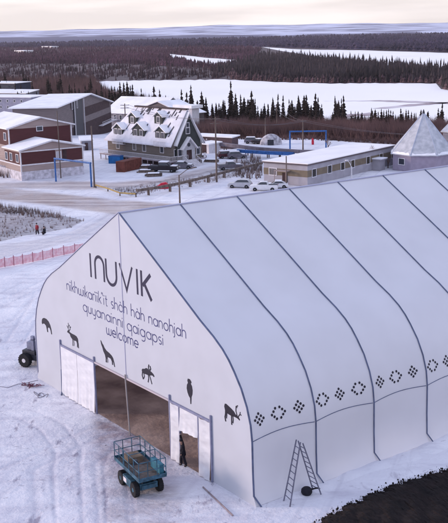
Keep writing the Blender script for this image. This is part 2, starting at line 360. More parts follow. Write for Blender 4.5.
# hills on the horizon
def make_hills():
    M=bpy.data.materials.new('tundra_hills'); M.use_nodes=True; t=M.node_tree; b=t.nodes['Principled BSDF']; b.inputs['Roughness'].default_value=0.9
    co=N(t,'ShaderNodeTexCoord'); mp=N(t,'ShaderNodeMapping'); mp.inputs['Rotation'].default_value=(0,0,-(math.pi/2-0.9435)*0+0.9435)
    t.links.new(co.outputs['Object'],mp.inputs[0])
    mq=N(t,'ShaderNodeMapping'); mq.inputs['Scale'].default_value=(0.0026,0.0022,0.02); t.links.new(mp.outputs[0],mq.inputs[0])
    n=N(t,'ShaderNodeTexNoise'); n.inputs['Scale'].default_value=1.6; n.inputs['Detail'].default_value=7; t.links.new(mq.outputs[0],n.inputs[0])
    a_=N(t,'ShaderNodeAttribute',attribute_name='bare'); ad=N(t,'ShaderNodeMath',operation='ADD'); t.links.new(n.outputs[0],ad.inputs[0]); t.links.new(a_.outputs['Fac'],ad.inputs[1])
    r=N(t,'ShaderNodeMapRange'); r.inputs[1].default_value=0.40; r.inputs[2].default_value=0.62; t.links.new(ad.outputs[0],r.inputs[0])
    mx=N(t,'ShaderNodeMix',data_type='RGBA'); mx.inputs[6].default_value=(0.10,0.095,0.16,1); mx.inputs[7].default_value=(0.62,0.64,0.80,1)
    t.links.new(r.outputs[0],mx.inputs[0]); t.links.new(mx.outputs[2],b.inputs['Base Color'])
    V=[];Q=[];B=[]; cols=np.linspace(-900,1350,260); rows=26
    for j in range(rows):
        tt=j/(rows-1)
        for px in cols:
            r=ray(px,100); dr=r[:2]/np.hypot(r[0],r[1])
            dist=5200+tt*3200
            ytop=np.interp(px,[-900,0,60,120,170,224,300,448,1350],[34,31,30,28.6,27,25.2,24.2,22.4,14])+0.35*math.sin(px*.05)+0.25*math.sin(px*.13+1)
            yb=np.interp(px,[0,448],[37.2,33.5]); y0=np.interp(px,[0,448],[41.5,31.5])
            P=CAM[:2]+dr*dist
            if j==0: z=-9.5
            else:
                yy=y0+(ytop-y0)*tt**0.9; z=max(-9.0,hz((P[0],P[1]),yy))
            V.append((P[0],P[1],z)); py=proj(V[-1])[1]
            B.append(0.0 if py>yb else 0.0+0.05*min(1,(yb-py)/1.0)); B[-1]+= -0.5 if py>yb+0.3 else 0
    n_=len(cols)
    for j in range(rows-1):
        for i in range(n_-1): Q.append((j*n_+i,(j+1)*n_+i,(j+1)*n_+i+1,j*n_+i+1))
    o=npmesh('hills',V,Q,M,4); at_=o.data.attributes.new('bare','FLOAT','POINT'); at_.data.foreach_set('value',np.array(B,np.float32))
    tag(o,kind='structure')
make_hills()

# ---------------------------------------------------------------- the big tent
W2=14.05; BAY=4.8696; NB=13; HP=15.47; LEN=NB*BAY
KEY=[(0,15.47),(5.2,12.45),(9.14,10.12),(10.49,9.42),(11.36,8.86),(11.96,8.34),(12.45,7.78),(13.1,6.92),(13.6,5.95),(13.92,4.95),(14.04,3.95),(14.06,2.0),(14.12,0.6),(14.34,0.02)]
def dense(K,step=0.45):
    out=[]
    for a,b in zip(K,K[1:]):
        n=max(1,int(math.hypot(b[0]-a[0],b[1]-a[1])/step))
        for i in range(n): out.append((a[0]+(b[0]-a[0])*i/n,a[1]+(b[1]-a[1])*i/n))
    out.append(K[-1]); return out
PROF=dense(KEY); 
ARC=[0]
for a,b in zip(PROF,PROF[1:]): ARC.append(ARC[-1]+math.hypot(b[0]-a[0],b[1]-a[1]))
def profat(s):
    x=np.interp(s,ARC,[q[0] for q in PROF]); z=np.interp(s,ARC,[q[1] for q in PROF])
    x2=np.interp(s+.1,ARC,[q[0] for q in PROF]); z2=np.interp(s+.1,ARC,[q[1] for q in PROF])
    tx,tz=x2-x,z2-z; L=math.hypot(tx,tz)
    if L<1e-6: tx,tz,L=0,-1,1
    return x,z,(-tz/L,tx/L)       # outward normal
def surf(side,s,y,off=0.0):
    x,z,nn=profat(s); u=(y%BAY)/BAY
    env=min(1,s/2.5)*min(1,max(0,(ARC[-1]-s))/1.2)
    sag=-0.16*math.sin(math.pi*u)*env+off
    return (side*(x+nn[0]*sag),y,z+nn[1]*sag)
tent=thing('event_tent','large white fabric frame tent with INUVIK lettering and animal emblems on its gable','tent')
# roof panels: one per bay and side
for side in (1,-1):
    for k in range(NB):
        b=MB(); nu=8; ns=len(ARC)
        for s in ARC:
            for i in range(nu+1):
                y=k*BAY+BAY*i/nu
                if i==nu: y-=1e-6
                if i==0: y+=1e-6
                b.v.append(surf(side,s,y))
        for j in range(ns-1):
            for i in range(nu):
                q=(j*(nu+1)+i,j*(nu+1)+i+1,(j+1)*(nu+1)+i+1,(j+1)*(nu+1)+i); b.f.append(q if side<0 else q[::-1])
        b.build('roof_panel',fabric,tent,True)
# rib tracks
for k in range(NB+1):
    for side in (1,-1):
        b=MB(); y=k*BAY; hw=0.038 if k else 0.055
        pts=[profat(s) for s in ARC]; vs=[]
        for (x,z,nn) in pts:
            kick=0.28*max(0,(0.35-z)/0.35)
            for yy,of in ((-hw,0.012),(-hw,0.06),(hw,0.06),(hw,0.012)):
                vs.append((side*(x+nn[0]*of+kick*.6),y+yy+kick*0.9,z+nn[1]*of))
        n=len(pts); fs=[]
        for j in range(n-1):
            for i in range(3): fs.append((j*4+i,j*4+i+1,(j+1)*4+i+1,(j+1)*4+i))
        b.add(vs,fs); b.build('rib_track',seam if (k==0 and side<0) else track,tent)
# horizontal wall seam
sk=ARC[min(range(len(PROF)),key=lambda i:abs(PROF[i][1]-3.95) if PROF[i][0]>13 else 99)]
for side in (1,-1):
    for k in range(NB):
        b=MB(); ys=[k*BAY+0.09+(BAY-0.18)*i/10 for i in range(11)]
        arch=lambda y: -0.16*math.sin(math.pi*((y%BAY)/BAY))
        b.path([surf(side,sk+arch(y),y,0.015) for y in ys],0.024,6); b.build('wall_seam',track,tent)
b=MB(); b.box(-0.10,0.10,-0.05,LEN+0.05,HP-0.02,HP+0.05); b.build('ridge_strip',seam,tent)
# gable walls with openings
def gable(y,holes,name,m):
    xs=sorted(set([q[0] for q in PROF]+[-q[0] for q in PROF]+[h for hh in holes for h in hh[:2]]+list(np.linspace(-14,14,57))))
    b=MB(); top=lambda x: np.interp(abs(x),[q[0] for q in PROF],[q[1] for q in PROF])
    for a,c in zip(xs,xs[1:]):
        mid=(a+c)/2; z0=0.0
        for h in holes:
            if h[0]<mid<h[1]: z0=h[2]
        za,zc=top(a),top(c)
        if max(za,zc)<=z0+0.02: continue
        b.add([(a,y,z0),(c,y,z0),(c,y,max(z0,zc)),(a,y,max(z0,za))],[(0,1,2,3)])
    return b.build(name,m,tent)
DZ=3.95; X1,X2,X3,X4=-9.72,-4.44,5.50,10.06; PX1,PX2=6.62,8.74
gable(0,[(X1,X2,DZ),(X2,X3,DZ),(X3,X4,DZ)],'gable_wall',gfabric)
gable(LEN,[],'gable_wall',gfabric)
# gable seam and centre post
b=MB(); b.box(-0.03,0.03,-0.03,-0.002,DZ+.1,HP-.1); b.build('gable_seam',seam,tent)
b=MB(); b.tube((0.05,-0.12,DZ+.3),(0.55,-0.25,0.0),0.055,n=8); b.build('centre_post',mat('pole_grey',(0.30,0.27,0.27),0.6,0.1,3),tent)
# door frames
def doorframe(x0,x1,extra=()):
    b=MB(); b.box(x0-.06,x1+.06,-.12,-.004,DZ-.06,DZ+.08)
    for xx in (x0,x1)+tuple(extra): b.box(xx-.05,xx+.05,-.125,-.006,0,DZ+(0.42 if xx in (x0,x1) else -0.05))
    return b
doorframe(X1,X2).build('door_frame',mat('frame_grey',(0.21,0.22,0.33),0.5,0.1,3),tent)
doorframe(X3,X4,(PX1,PX2)).build('door_frame',mat('frame_grey',(0.21,0.22,0.33),0.5),tent)
b=MB(); b.box(X2+.08,X3-.08,-.10,-.003,DZ-.05,DZ+.07); b.build('door_lintel',mat('frame_pale',(0.45,0.40,0.44),0.6),tent)
def cloth(x0,x1,z0,z1,y,name,amp=0.05,zfun=None,seed=0):
    nx,nz_=max(3,int((x1-x0)/0.15)),max(3,int((z1-z0)/0.15)); b=MB()
    for j in range(nz_+1):
        for i in range(nx+1):
            u,v=i/nx,j/nz_; xx=x0+(x1-x0)*u; zlo=z0+(zfun(u) if zfun else 0); zz=zlo+(z1-zlo)*v
            e=min(1,4*u,4*(1-u)); edge=(1-v)
            yy=y+amp*e*(0.5*math.sin(zz*5+xx*1.3+seed)+0.35*math.sin(zz*9-xx*2.1+seed*2)+0.3*math.sin(xx*7+seed))-0.10*edge**3-0.05*edge**2*math.sin(xx*11+seed)-0.03*math.sin(zz*14+xx*6)*e
            b.v.append((xx,yy,zz))
    for j in range(nz_):
        for i in range(nx): q=j*(nx+1)+i; b.f.append((q,q+1,q+nx+2,q+nx+1))
    return b.build(name,wrinkled,tent,True)
cloth(X1+.06,(X1+X2)/2-.02,0.05,DZ-.07,-.10,'door_curtain',0.045)
cloth((X1+X2)/2+.02,X2-.06,0.05,DZ-.07,-.10,'door_curtain',0.045,seed=2)
cloth(X3+.06,PX1-.06,0.05,DZ-.07,-.10,'door_curtain',0.06,seed=1)
cloth(PX1+.06,PX2-.06,2.35,DZ-.07,-.09,'door_curtain',0.04,zfun=lambda u:0.12*u,seed=3)
cloth(PX2+.06,X4-.06,0.05,DZ-.07,-.10,'door_curtain',0.07,seed=4)
b=MB(); b.tube((X1-.02,-.15,0.25),(X1+.25,-.35,0.03),0.06).tube((X1,-.1,2.0),(X1-.02,-.15,.25),.06); b.build('door_strap',track,tent)
# interior: inner frame hoops, seen through the doorway
inner=mat('tent_liner_frame',(0.20,0.19,0.19),0.5)
for k in range(1,6):
    b=MB(); b.path([(x-nn[0]*.3,k*BAY,z-nn[1]*.3) for x,z,nn in [profat(s) for s in ARC[::3]]],.09)
    b.path([(-(x-nn[0]*.3),k*BAY,z-nn[1]*.3) for x,z,nn in [profat(s) for s in ARC[::3]]],.09); b.build('frame_hoop',inner,tent)
# tent floor
fm=mat('trampled_dirt',(0.42,0.30,0.25),0.95,0.0,0.35,0.7,2.5,col2=(0.17,0.11,0.095),detail=8)
b=MB(); b.add([(-13.9,0.02,0.012),(13.9,0.02,0.012),(13.9,LEN-.1,0.012),(-13.9,LEN-.1,0.012)],[(0,1,2,3)]); tag(b.build('tent_floor',fm),kind='structure')
# dotted pattern on the long wall
def dots(k,yc,sc0,ring):
    b=MB(); h=0.165
    pts=[(i,j) for i in (-1,0,1) for j in (-1,0,1)] if not ring else [(i,j) for i in (-1.5,-.5,.5,1.5) for j in (-1.5,-.5,.5,1.5) if (abs(i)>1 or abs(j)>1) and not (i==j and abs(i)>1)]
    for i,j in pts:
        dy=(i-j)*h; ds=-(i+j)*h
        c=Vector(surf(1,sc0+ds,yc+dy,0.018)); c1=Vector(surf(1,sc0+ds+.05,yc+dy,0.018)); c2=Vector(surf(1,sc0+ds,yc+dy+.05,0.018))
        a=(c1-c).normalized(); e2=(c2-c).normalized(); nn=a.cross(e2); nn=nn if nn.x>0 else -nn
        b.prism([c+(a*math.cos(t)+e2*math.sin(t))*0.083 for t in [2*math.pi*q/10 for q in range(10)]],nn*0.006)
    return b
sd=sk-1.18
for k in range(NB):
    ring_first=(k%2==1)
    for q,fr in enumerate((0.155,0.46,0.775)):
        ring=(q%2==0) if ring_first else (q%2==1)
        dots(k,(k+fr)*BAY,sd,ring).build('dot_motif',blackm,tent)

# ------------- lettering (single-stroke letters thickened to ribbons)
def arc(cx,cy,rx,ry,a0,a1,n=10): return [(cx+rx*math.cos(R(a0+(a1-a0)*i/n)),cy+ry*math.sin(R(a0+(a1-a0)*i/n))) for i in range(n+1)]
def ribbon(b,pl,wd,y):
    pl=[Vector((q[0],q[1])) for q in pl]; pl=[q for i,q in enumerate(pl) if i==0 or (q-pl[i-1]).length>1e-4]; L=[];Rr=[]
    for i,q in enumerate(pl):
        t=(pl[min(i+1,len(pl)-1)]-pl[max(i-1,0)]).normalized(); n=Vector((-t.y,t.x))*wd/2
        if 0<i<len(pl)-1:
            t1=(pl[i]-pl[i-1]).normalized(); cc=max(0.4,t.dot(t1)); n/=cc
        L.append(q+n);Rr.append(q-n)
    vs=[]
    for a,c in zip(L,Rr): vs+= [(a.x,y,a.y),(c.x,y,c.y),(a.x,-0.001,a.y),(c.x,-0.001,c.y)]
    n=len(pl); fs=[(0,1,3,2),(4*n-4,4*n-2,4*n-1,4*n-3)]
    for i in range(n-1):
        o=4*i; fs+=[(o,o+4,o+5,o+1),(o,o+2,o+6,o+4),(o+1,o+5,o+7,o+3)]
    b.add(vs,fs)
def bowl(): return arc(.28,.28,.28,.28,0,360,16)
GL={ # strokes, advance ; x-height .56, ascender 1
'n':([[(0,0),(0,.56)],[(0,.3)]+arc(.22,.34,.22,.22,180,0)+[(.44,0)]],.62),
'h':([[(0,0),(0,1)],[(0,.3)]+arc(.22,.34,.22,.22,180,0)+[(.44,0)]],.62),
'm':([[(0,0),(0,.56)],[(0,.3)]+arc(.19,.37,.19,.19,180,0)+[(.38,0)],[(.38,.3)]+arc(.57,.37,.19,.19,180,0)+[(.76,0)]],.94),
'i':([[(0,0),(0,.56)],[(0,.72),(0,.82)]],.2),
'I':([[(0,0),(0,.56)],[(-.09,.72),(-.09,.82)],[(.09,.72),(.09,.82)]],.24),
'j':([[(0,.56),(0,-.12)]+arc(-.14,-.12,.14,.14,0,-90,5),[(0,.72),(0,.82)]],.2),
'k':([[(0,0),(0,1)],[(.36,.56),(0,.24)],[(.1,.32),(.38,0)]],.5),
'w':([[(0,.56)]+[(0,.2)]+arc(.18,.18,.18,.18,180,360)+[(.36,.56)],[(.36,.2)]+arc(.54,.18,.18,.18,180,360)+[(.72,.56)]],.88),
'u':([[(0,.56),(0,.22)]+arc(.21,.22,.21,.22,180,360)+[(.42,.56)],[(.42,.3),(.42,0)]],.6),
'y':([[(0,.56),(0,.22)]+arc(.21,.22,.21,.22,180,360)+[(.42,.56)],[(.42,.3),(.42,-.14)]+arc(.24,-.14,.18,.16,0,-110,6)],.6),
'a':([bowl(),[(.56,0),(.56,.56)]],.72),'o':([bowl()],.72),
'O':([bowl(),[(.2,.82),(.3,.68)]],.72),'A':([bowl(),[(.56,0),(.56,.56)],[(.2,.82),(.3,.68)]],.72),
'q':([bowl(),[(.56,.56),(.56,-.36)]],.74),'p':([bowl(),[(0,.56),(0,-.36)]],.72),
'g':([bowl(),[(.56,.56),(.56,-.12)]+arc(.3,-.12,.26,.24,0,-130,8)],.74),
's':([arc(.18,.42,.16,.14,50,270,8)+arc(.18,.14,.16,.14,90,-130,8)],.5),
't':([[(.12,.86),(.12,.12)]+arc(.24,.12,.12,.12,180,290,5),[(0,.56),(.3,.56)]],.46),
'T':([[(0,0),(0,.56)],[(.0,.54),(.32,.54)],[(.26,.8),(.26,.14)]+arc(.36,.14,.10,.14,180,290,5)],.6),
'r':([[(0,0),(0,.56)],[(0,.34)]+arc(.2,.36,.2,.2,180,60)],.44),
'e':([[(0.02,.28),(.54,.28)]+arc(.28,.28,.27,.28,8,315,16)],.72),
'c':([arc(.28,.28,.28,.28,45,315,14)],.64),'l':([[(0,0),(0,1)]],.2),
"'":([[(0,1.0),(0,.82)]],.14),' ':([],.42)}
def write(txt,x0,x1,zb,scale,wd,name,m):
    tot=sum(GL[c][1] for c in txt); hs=(x1-x0)/tot; x=x0; k=0
    for c in txt:
        b=MB()
        for st in GL[c][0]:
            k+=1; ribbon(b,[(x+q[0]*hs,zb+q[1]*scale) for q in st],wd,-0.006-0.0011*(k%4))
        x+=GL[c][1]*hs
        if b.v: b.build(name,m,tent)
write("nIkhwikarIIk''It shOh hAh nanohjah",-8.15,7.72,8.62,0.86,0.072,'letter',ink2)
write("quyanainni qaigapsi",-5.75,5.08,7.52,0.86,0.072,'letter',ink2)
write("welcome",-2.45,1.95,6.55,0.86,0.085,'letter',ink2)
b=MB(); Z0,Z1=10.3,12.03; wd=0.215; K=[0]
def st(pl,w_=wd,join=None):
    b=join or MB(); K[0]+=1; ribbon(b,pl,w_,-0.006-0.0011*(K[0]%4)); return b if join is not None else b.build('letter',ink,tent)
st([(-4.27,Z0),(-4.27,Z1)])
st([(-3.62,Z0),(-3.62,11.35)]+arc(-3.0,11.38,.62,.60,180,0,14)+[(-2.38,Z0)])
st([(-2.06,Z1),(-2.06,10.98)]+arc(-1.37,10.98,.69,.69,180,360,14)+[(-.68,Z1)])
st([(-.22,Z1),(.62,Z0),(1.42,Z1)],.19)
st([(2.02,Z0),(2.02,Z1)])
b=MB(); ribbon(b,[(2.55,Z0),(2.55,Z1)],.24,-.006); ribbon(b,[(3.68,Z1-.1),(2.68,11.05)],.26,-.0075); ribbon(b,[(2.85,11.25),(3.72,Z0-.08)],.26,-.009); b.build('letter',ink,tent)
# ------------- animal emblems: outlines given in a 0..1 box
def emblem(polys,x0,x1,z0,z1,name,lines=(),lw=0.06,m=blackm):
    b=MB()
    for i,pl in enumerate(polys):
        P=[(x0+(x1-x0)*q[0],z0+(z1-z0)*q[1]) for q in pl]
        b.prism([(q[0],-0.002,q[1]) for q in P],(0,-0.006-0.001*i,0))
    for i,l in enumerate(lines):
        wd_=l[0]; ribbon(b,[(x0+(x1-x0)*q[0],z0+(z1-z0)*q[1]) for q in l[1:]],wd_,-0.012-0.0011*i)
    o=b.build(name,m,tent)
    return o
# polygons in metres on the gable (x along the wall, z up)
def em(name,polys,lines=()): emblem(polys,0,1,0,1,name,lines)
em('bear_emblem',[[(-12.86,5.02),(-12.80,5.26),(-12.62,5.42),(-12.35,5.50),(-11.98,5.50),(-11.62,5.38),(-11.36,5.14),(-11.22,4.86),(-11.14,4.44),(-11.30,4.42),(-11.38,4.70),(-11.52,4.86),(-11.72,4.88),(-11.84,4.74),(-11.80,4.46),(-11.98,4.44),(-12.06,4.72),(-12.14,4.92),(-12.40,5.02),(-12.62,4.98),(-12.78,4.88)]])
em('caribou_emblem',[[(-8.56,5.24),(-8.42,5.42),(-8.24,5.46),(-8.12,5.34),(-7.80,5.30),(-7.40,5.30),(-7.05,5.26),(-6.86,5.12),(-6.82,4.92),(-6.98,4.80),(-7.20,4.86),(-7.50,4.84),(-7.80,4.88),(-8.02,5.00),(-8.14,5.18),(-8.36,5.22)]],
 [(.09,(-7.72,4.92),(-7.70,4.66),(-7.74,4.36)),(.07,(-7.55,4.9),(-7.50,4.6),(-7.56,4.40)),(.12,(-6.95,5.0),(-6.86,4.76),(-6.84,4.40)),(.09,(-7.08,4.92),(-6.98,4.66),(-7.02,4.42)),(.06,(-8.26,5.42),(-8.36,5.62),(-8.22,5.80),(-8.30,6.02)),(.05,(-8.36,5.62),(-8.52,5.76)),(.06,(-8.20,5.42),(-8.02,5.60),(-8.04,5.82)),(.05,(-8.03,5.70),(-7.88,5.80)),(.05,(-8.22,5.80),(-8.08,5.90))])
em('wolf_emblem',[[(-3.42,5.86),(-3.30,5.84),(-3.14,5.66),(-3.02,5.60),(-2.86,5.42),(-2.60,5.28),(-2.20,5.20),(-1.90,5.10),(-1.70,4.96),(-1.56,4.66),(-1.48,4.36),(-1.60,4.34),(-1.70,4.62),(-1.76,4.70),(-1.74,4.44),(-1.90,4.42),(-1.92,4.66),(-2.06,4.82),(-2.34,4.84),(-2.56,4.80),(-2.62,4.60),(-2.62,4.38),(-2.80,4.38),(-2.78,4.66),(-2.86,4.90),(-3.06,5.10),(-3.18,5.36),(-3.34,5.58)]],
 [(.08,(-2.56,4.84),(-2.48,4.62),(-2.50,4.42))])
em('moose_emblem',[[(2.10,5.12),(2.22,5.24),(2.44,5.28),(2.66,5.40),(2.86,5.42),(3.02,5.32),(3.16,5.34),(3.36,5.30),(3.58,5.22),(3.70,5.10),(3.62,5.02),(3.44,5.08),(3.28,5.06),(3.10,4.98),(2.80,4.96),(2.50,4.94),(2.30,4.92),(2.14,4.98)]],
 [(.11,(2.20,5.0),(2.14,4.76),(2.26,4.50)),(.09,(2.36,4.98),(2.42,4.74),(2.30,4.56)),(.10,(2.92,5.02),(2.96,4.74),(2.86,4.46)),(.09,(3.04,5.04),(3.20,4.78),(3.34,4.46)),(.10,(3.06,5.34),(2.98,5.54),(3.06,5.74)),(.10,(3.14,5.34),(3.26,5.50),(3.18,5.68))])
em('otter_emblem',[[(7.62,6.04),(7.84,6.06),(7.99,5.96),(8.02,5.86),(7.94,5.80),(8.06,5.66),(8.12,5.40),(8.08,5.12),(7.98,4.92),(7.92,4.44),(7.82,4.42),(7.80,4.80),(7.66,4.92),(7.54,5.10),(7.46,5.36),(7.50,5.60),(7.62,5.76),(7.56,5.90)]])
em('caribou_emblem',[[(11.42,5.36),(11.48,5.54),(11.62,5.58),(11.90,5.50),(12.16,5.42),(12.40,5.32),(12.52,5.20),(12.66,5.16),(12.84,5.12),(12.96,4.98),(12.90,4.92),(12.76,4.98),(12.60,5.00),(12.40,5.00),(12.14,4.96),(11.86,4.98),(11.64,5.02),(11.50,5.10)]],
 [(.12,(11.56,5.16),(11.54,4.90),(11.48,4.70),(11.54,4.44)),(.09,(11.68,5.08),(11.66,4.86),(11.62,4.66)),(.11,(12.14,5.06),(12.14,4.80),(12.14,4.42)),(.08,(12.26,5.08),(12.30,4.80),(12.26,4.56)),(.07,(12.70,5.12),(12.58,5.42),(12.60,5.70),(12.78,5.80)),(.05,(12.60,5.70),(12.72,5.66)),(.06,(12.78,5.12),(12.98,5.34),(13.10,5.30)),(.05,(12.96,5.32),(13.0,5.48))])

# ---------------------------------------------------------------- people
def skin_mesh(name,verts,edges,rad,m,parent,root=0,sub=2):
    me=bpy.data.meshes.new(name); me.from_pydata([tuple(v) for v in verts],edges,[]); o=bpy.data.objects.new(name,me); COL.objects.link(o)
    s=o.modifiers.new('s','SKIN')
    for i,r in enumerate(rad): me.skin_vertices[0].data[i].radius=(r,r) if not isinstance(r,tuple) else r
    me.skin_vertices[0].data[root].use_root=True
    ss=o.modifiers.new('u','SUBSURF'); ss.levels=sub; ss.render_levels=sub
    dg=bpy.context.evaluated_depsgraph_get(); ev=bpy.data.meshes.new_from_object(o.evaluated_get(dg))
    bpy.data.objects.remove(o); ev.name=name; o=bpy.data.objects.new(name,ev); COL.objects.link(o); o.parent=parent
    ev.materials.clear(); ev.materials.append(m); ev.polygons.foreach_set('use_smooth',[True]*len(ev.polygons)); return o
skinm=mat('skin',(0.36,0.22,0.17),0.6)
def person(label,loc,rz,jacket,trousers,hat,arm_l=None,arm_r=None,lean=0.0,crouch=False,scale=1.0,group=None):
    p=thing('person',label,'person',loc,rz,group); p.scale=(scale,)*3
    hipz=0.93; f=-lean
    if crouch: hipz=0.42
    pel=(0,0,hipz); ch=(0,-.04+f*.4,hipz+.36); nk=(0,-.04+f*.62,hipz+.58); hd=(0,-.06+f*.72,hipz+.76)
    def leg(s):
        if crouch: return [(s*.10,0,hipz-.04),(s*.15,-.38,hipz+.02),(s*.13,-.16,.09),(s*.13,-.33,.04)]
        return [(s*.10,0,hipz-.06),(s*.12,-.03+(.10*s),.50),(s*.12,.02+.16*s,.09),(s*.13,-.12+.16*s,.04)]
    al=arm_l or [(.20,0,hipz+.50),(.27,.02,hipz+.22),(.26,-.10,hipz-.02)]
    ar=arm_r or [(-.20,0,hipz+.50),(-.27,.02,hipz+.22),(-.26,-.10,hipz-.02)]
    V=[pel,ch,nk,hd,(0,hd[1]+.0,hd[2]+.10)]; E=[(0,1),(1,2),(2,3),(3,4)]; Rd=[(.14,.11),(.16,.11),.055,(.085,.10),(.06,.075)]
    for s in (1,-1):
        L=leg(s); o=len(V); V+=L; E+=[(0,o),(o,o+1),(o+1,o+2),(o+2,o+3)]; Rd+=[.09,.065,.045,.04]
    for A in (al,ar):
        h=Vector(A[2])-Vector(A[1]); h.normalize(); o=len(V); V+=list(A)+[tuple(Vector(A[2])+h*.08)]; E+=[(1,o),(o,o+1),(o+1,o+2),(o+2,o+3)]; Rd+=[.06,.045,.032,.035]
    skin_mesh('body',V,E,Rd,skinm,p)
    # jacket and trousers follow the body, a little fuller
    Vj=[(0,0,hipz-.10),pel,ch,(nk[0],nk[1],nk[2]-.06)]; Ej=[(0,1),(1,2),(2,3)]; Rj=[(.235,.19),(.215,.18),(.235,.18),(.115,.10)]
    for A in (al,ar):
        o=len(Vj); Vj+=list(A); Ej+=[(2,o),(o,o+1),(o+1,o+2)]; Rj+=[.11,.09,.07]
    skin_mesh('jacket',Vj,Ej,Rj,jacket,p,1)
    Vt=[pel];Et=[];Rt=[(.17,.14)]
    for s in (1,-1):
        L=leg(s)[:3]; o=len(Vt); Vt+=L; Et+=[(0,o),(o,o+1),(o+1,o+2)]; Rt+=[.13,.105,.09]
    skin_mesh('trousers',Vt,Et,Rt,trousers,p)
    for s in (1,-1):
        L=leg(s); skin_mesh('boot',[tuple(Vector(L[2])+Vector((0,.03,.05))),(L[2][0],L[2][1]+.02,.06),(L[3][0],L[3][1],.05)],[(0,1),(1,2)],[.06,.06,.05],rubber,p,sub=1)
    # nose and eyes, hat
    b=MB(); b.lathe([(.02,-.02),(.016,.01),(.004,.03)],(0,hd[1]-.11,hd[2]+.0),'z',6); b.build('nose',skinm,p)
    b=MB()
    for s in (1,-1): b.lathe([(.004,-.008),(.011,0),(.004,.008)],(s*.033,hd[1]-.095,hd[2]+.035),'y',8)
    b.build('eyes',rubber,p)
    b=MB(); b.lathe([(.108,.03),(.118,.06),(.112,.12),(.08,.17),(.02,.195)],(0,hd[1]+.005,hd[2]),'z',14); b.build('knit_hat',hat,p,True)
    # fingers: five on each hand
    for A in (al,ar):
        h=(Vector(A[2])-Vector(A[1])).normalized(); c=Vector(A[2])+h*.10; sd_=h.orthogonal().normalized(); b=MB()
        for q,ln in enumerate((.06,.07,.075,.065)):
            st_=c+sd_*(q-1.5)*.019; b.tube(st_,st_+h*ln*.55,.009,.008); b.tube(st_+h*ln*.55,st_+h*ln*.9+h.cross(sd_)*.02,.008,.006)
        st_=c-h*.05-sd_*.032; b.tube(st_,st_-sd_*.03+h*.04,.010,.007); b.build('fingers',jacket,p)
    return p
jblack=mat('black_jacket',(0.012,0.011,0.018),0.8,0.2,6); jred=mat('red_jacket',(0.22,0.02,0.035),0.8,0.2,6); tdark=mat('dark_trousers',(0.015,0.013,0.022),0.85,0.2,6)
person('person in black outdoor clothes holding up the flap of the tent side door',(7.0,-0.15,0),R(-35),jblack,tdark,jblack,
   arm_r=[(-.20,0,1.46),(-.30,-.10,1.74),(-.28,-.14,2.04)],lean=.05)
P=at(37.5,234.5); person('person in red jacket standing on the snow beside the roadside brush',P,R(20),jred,tdark,jblack,scale=.98)
P=at(44.6,234.8); person('person in black crouching on the snow by the roadside brush',P,R(-60),jblack,tdark,jblack,crouch=True)
# dark bundle inside the doorway
b=MB(); b.lathe([(.10,0),(.17,.08),(.14,.6),(.16,1.0),(.10,1.3),(.03,1.36)],(8.50,0.22,0.01),'z',10); tag(b.build('rolled_tarp',jblack,None,True),'dark rolled tarp standing inside the side door by its right post','rolled tarp')

# ---------------------------------------------------------------- scissor lift
def wheel(parent,c,r,wd,rimm=steel,ax='x'):
    h=wd/2
    b=MB(); b.lathe([(r*.55,-h),(r*.93,-h),(r,-h*.6),(r,h*.6),(r*.93,h),(r*.55,h)],c,ax,24)
    for i in range(18):
        t=2*math.pi*i/18
        if ax=='x': q=Vector(c)+Vector((0,math.cos(t)*r,math.sin(t)*r)); M=Matrix.Translation(q)@Matrix.Rotation(t,4,'X'); b.box(-h*.9,h*.9,-.012,.02,-.03,.03,M)
        else: q=Vector(c)+Vector((math.cos(t)*r,0,math.sin(t)*r)); M=Matrix.Translation(q)@Matrix.Rotation(-t,4,'Y'); b.box(-.012,.02,-h*.9,h*.9,-.03,.03,M)
    t_=b.build('tyre',rubber,parent)
    b=MB(); b.lathe([(r*.16,-h*1.04),(r*.5,-h*.95),(r*.56,-h*.8),(r*.56,h*.8),(r*.5,h*.95),(r*.16,h*1.04)],c,ax,16); b.build('rim',rimm,t_)
lift=thing('scissor_lift','blue scissor lift with railed platform parked in front of the big doorway','scissor lift',(7.86,-3.86,0),R(-8))
for sx in (-1,1):
    for sy in (-1,1): wheel(lift,(sx*.97,sy*.78,.44),.44,.30,teal,'y')
b=MB(); b.box(-1.28,1.28,-.58,.58,.42,.80).box(-1.38,-1.28,-.5,.5,.48,.74).box(1.28,1.38,-.5,.5,.48,.74); b.build('chassis',teal,lift,bevel=.02)
b=MB(); b.box(-.62,.66,-.90,-.585,.36,.86); b.build('side_box',teal,lift,bevel=.03)
b=MB(); b.box(-.62,.62,.585,.90,.36,.84); b.build('side_box',teal,lift,bevel=.03)
b=MB(); b.box(-.52,-.05,-.915,-.902,.46,.74); b.build('decal',white,lift)
b=MB()
for lv in range(4):
    z0=.82+lv*.10
    for sy in (-.42,.42):
        b.tube((-1.2,sy,z0),(1.2,sy,z0+.09),.035); b.tube((-1.2,sy*.9,z0+.09),(1.2,sy*.9,z0),.035)
for xx in (-1.15,0,1.15): b.tube((xx,-.45,1.0),(xx,.45,1.0),.03)
b.build('scissor_arms',darkst,lift)
DK=1.36; dx,dy=1.93,.90
b=MB(); b.box(-dx,dx,-dy,dy,DK-.10,DK); b.build('platform',teal,lift,bevel=.01)
b=MB(); b.box(-dx+.08,dx-.08,-dy+.08,dy-.08,DK+.001,DK+.012); b.build('deck_plate',mat('dirty_deck',(0.10,0.085,0.08),0.9,0.35,3),lift)
b=MB()
for sy in (-1,1):
    for i in range(6):
        xx=-dx+.03+i*(2*dx-.06)/5; b.tube((xx,sy*(dy-.03),DK),(xx,sy*(dy-.03),DK+1.1),.028,n=8)
    for zz in (.55,1.1): b.tube((-dx+.03,sy*(dy-.03),DK+zz),(dx-.03,sy*(dy-.03),DK+zz),.026,n=8)
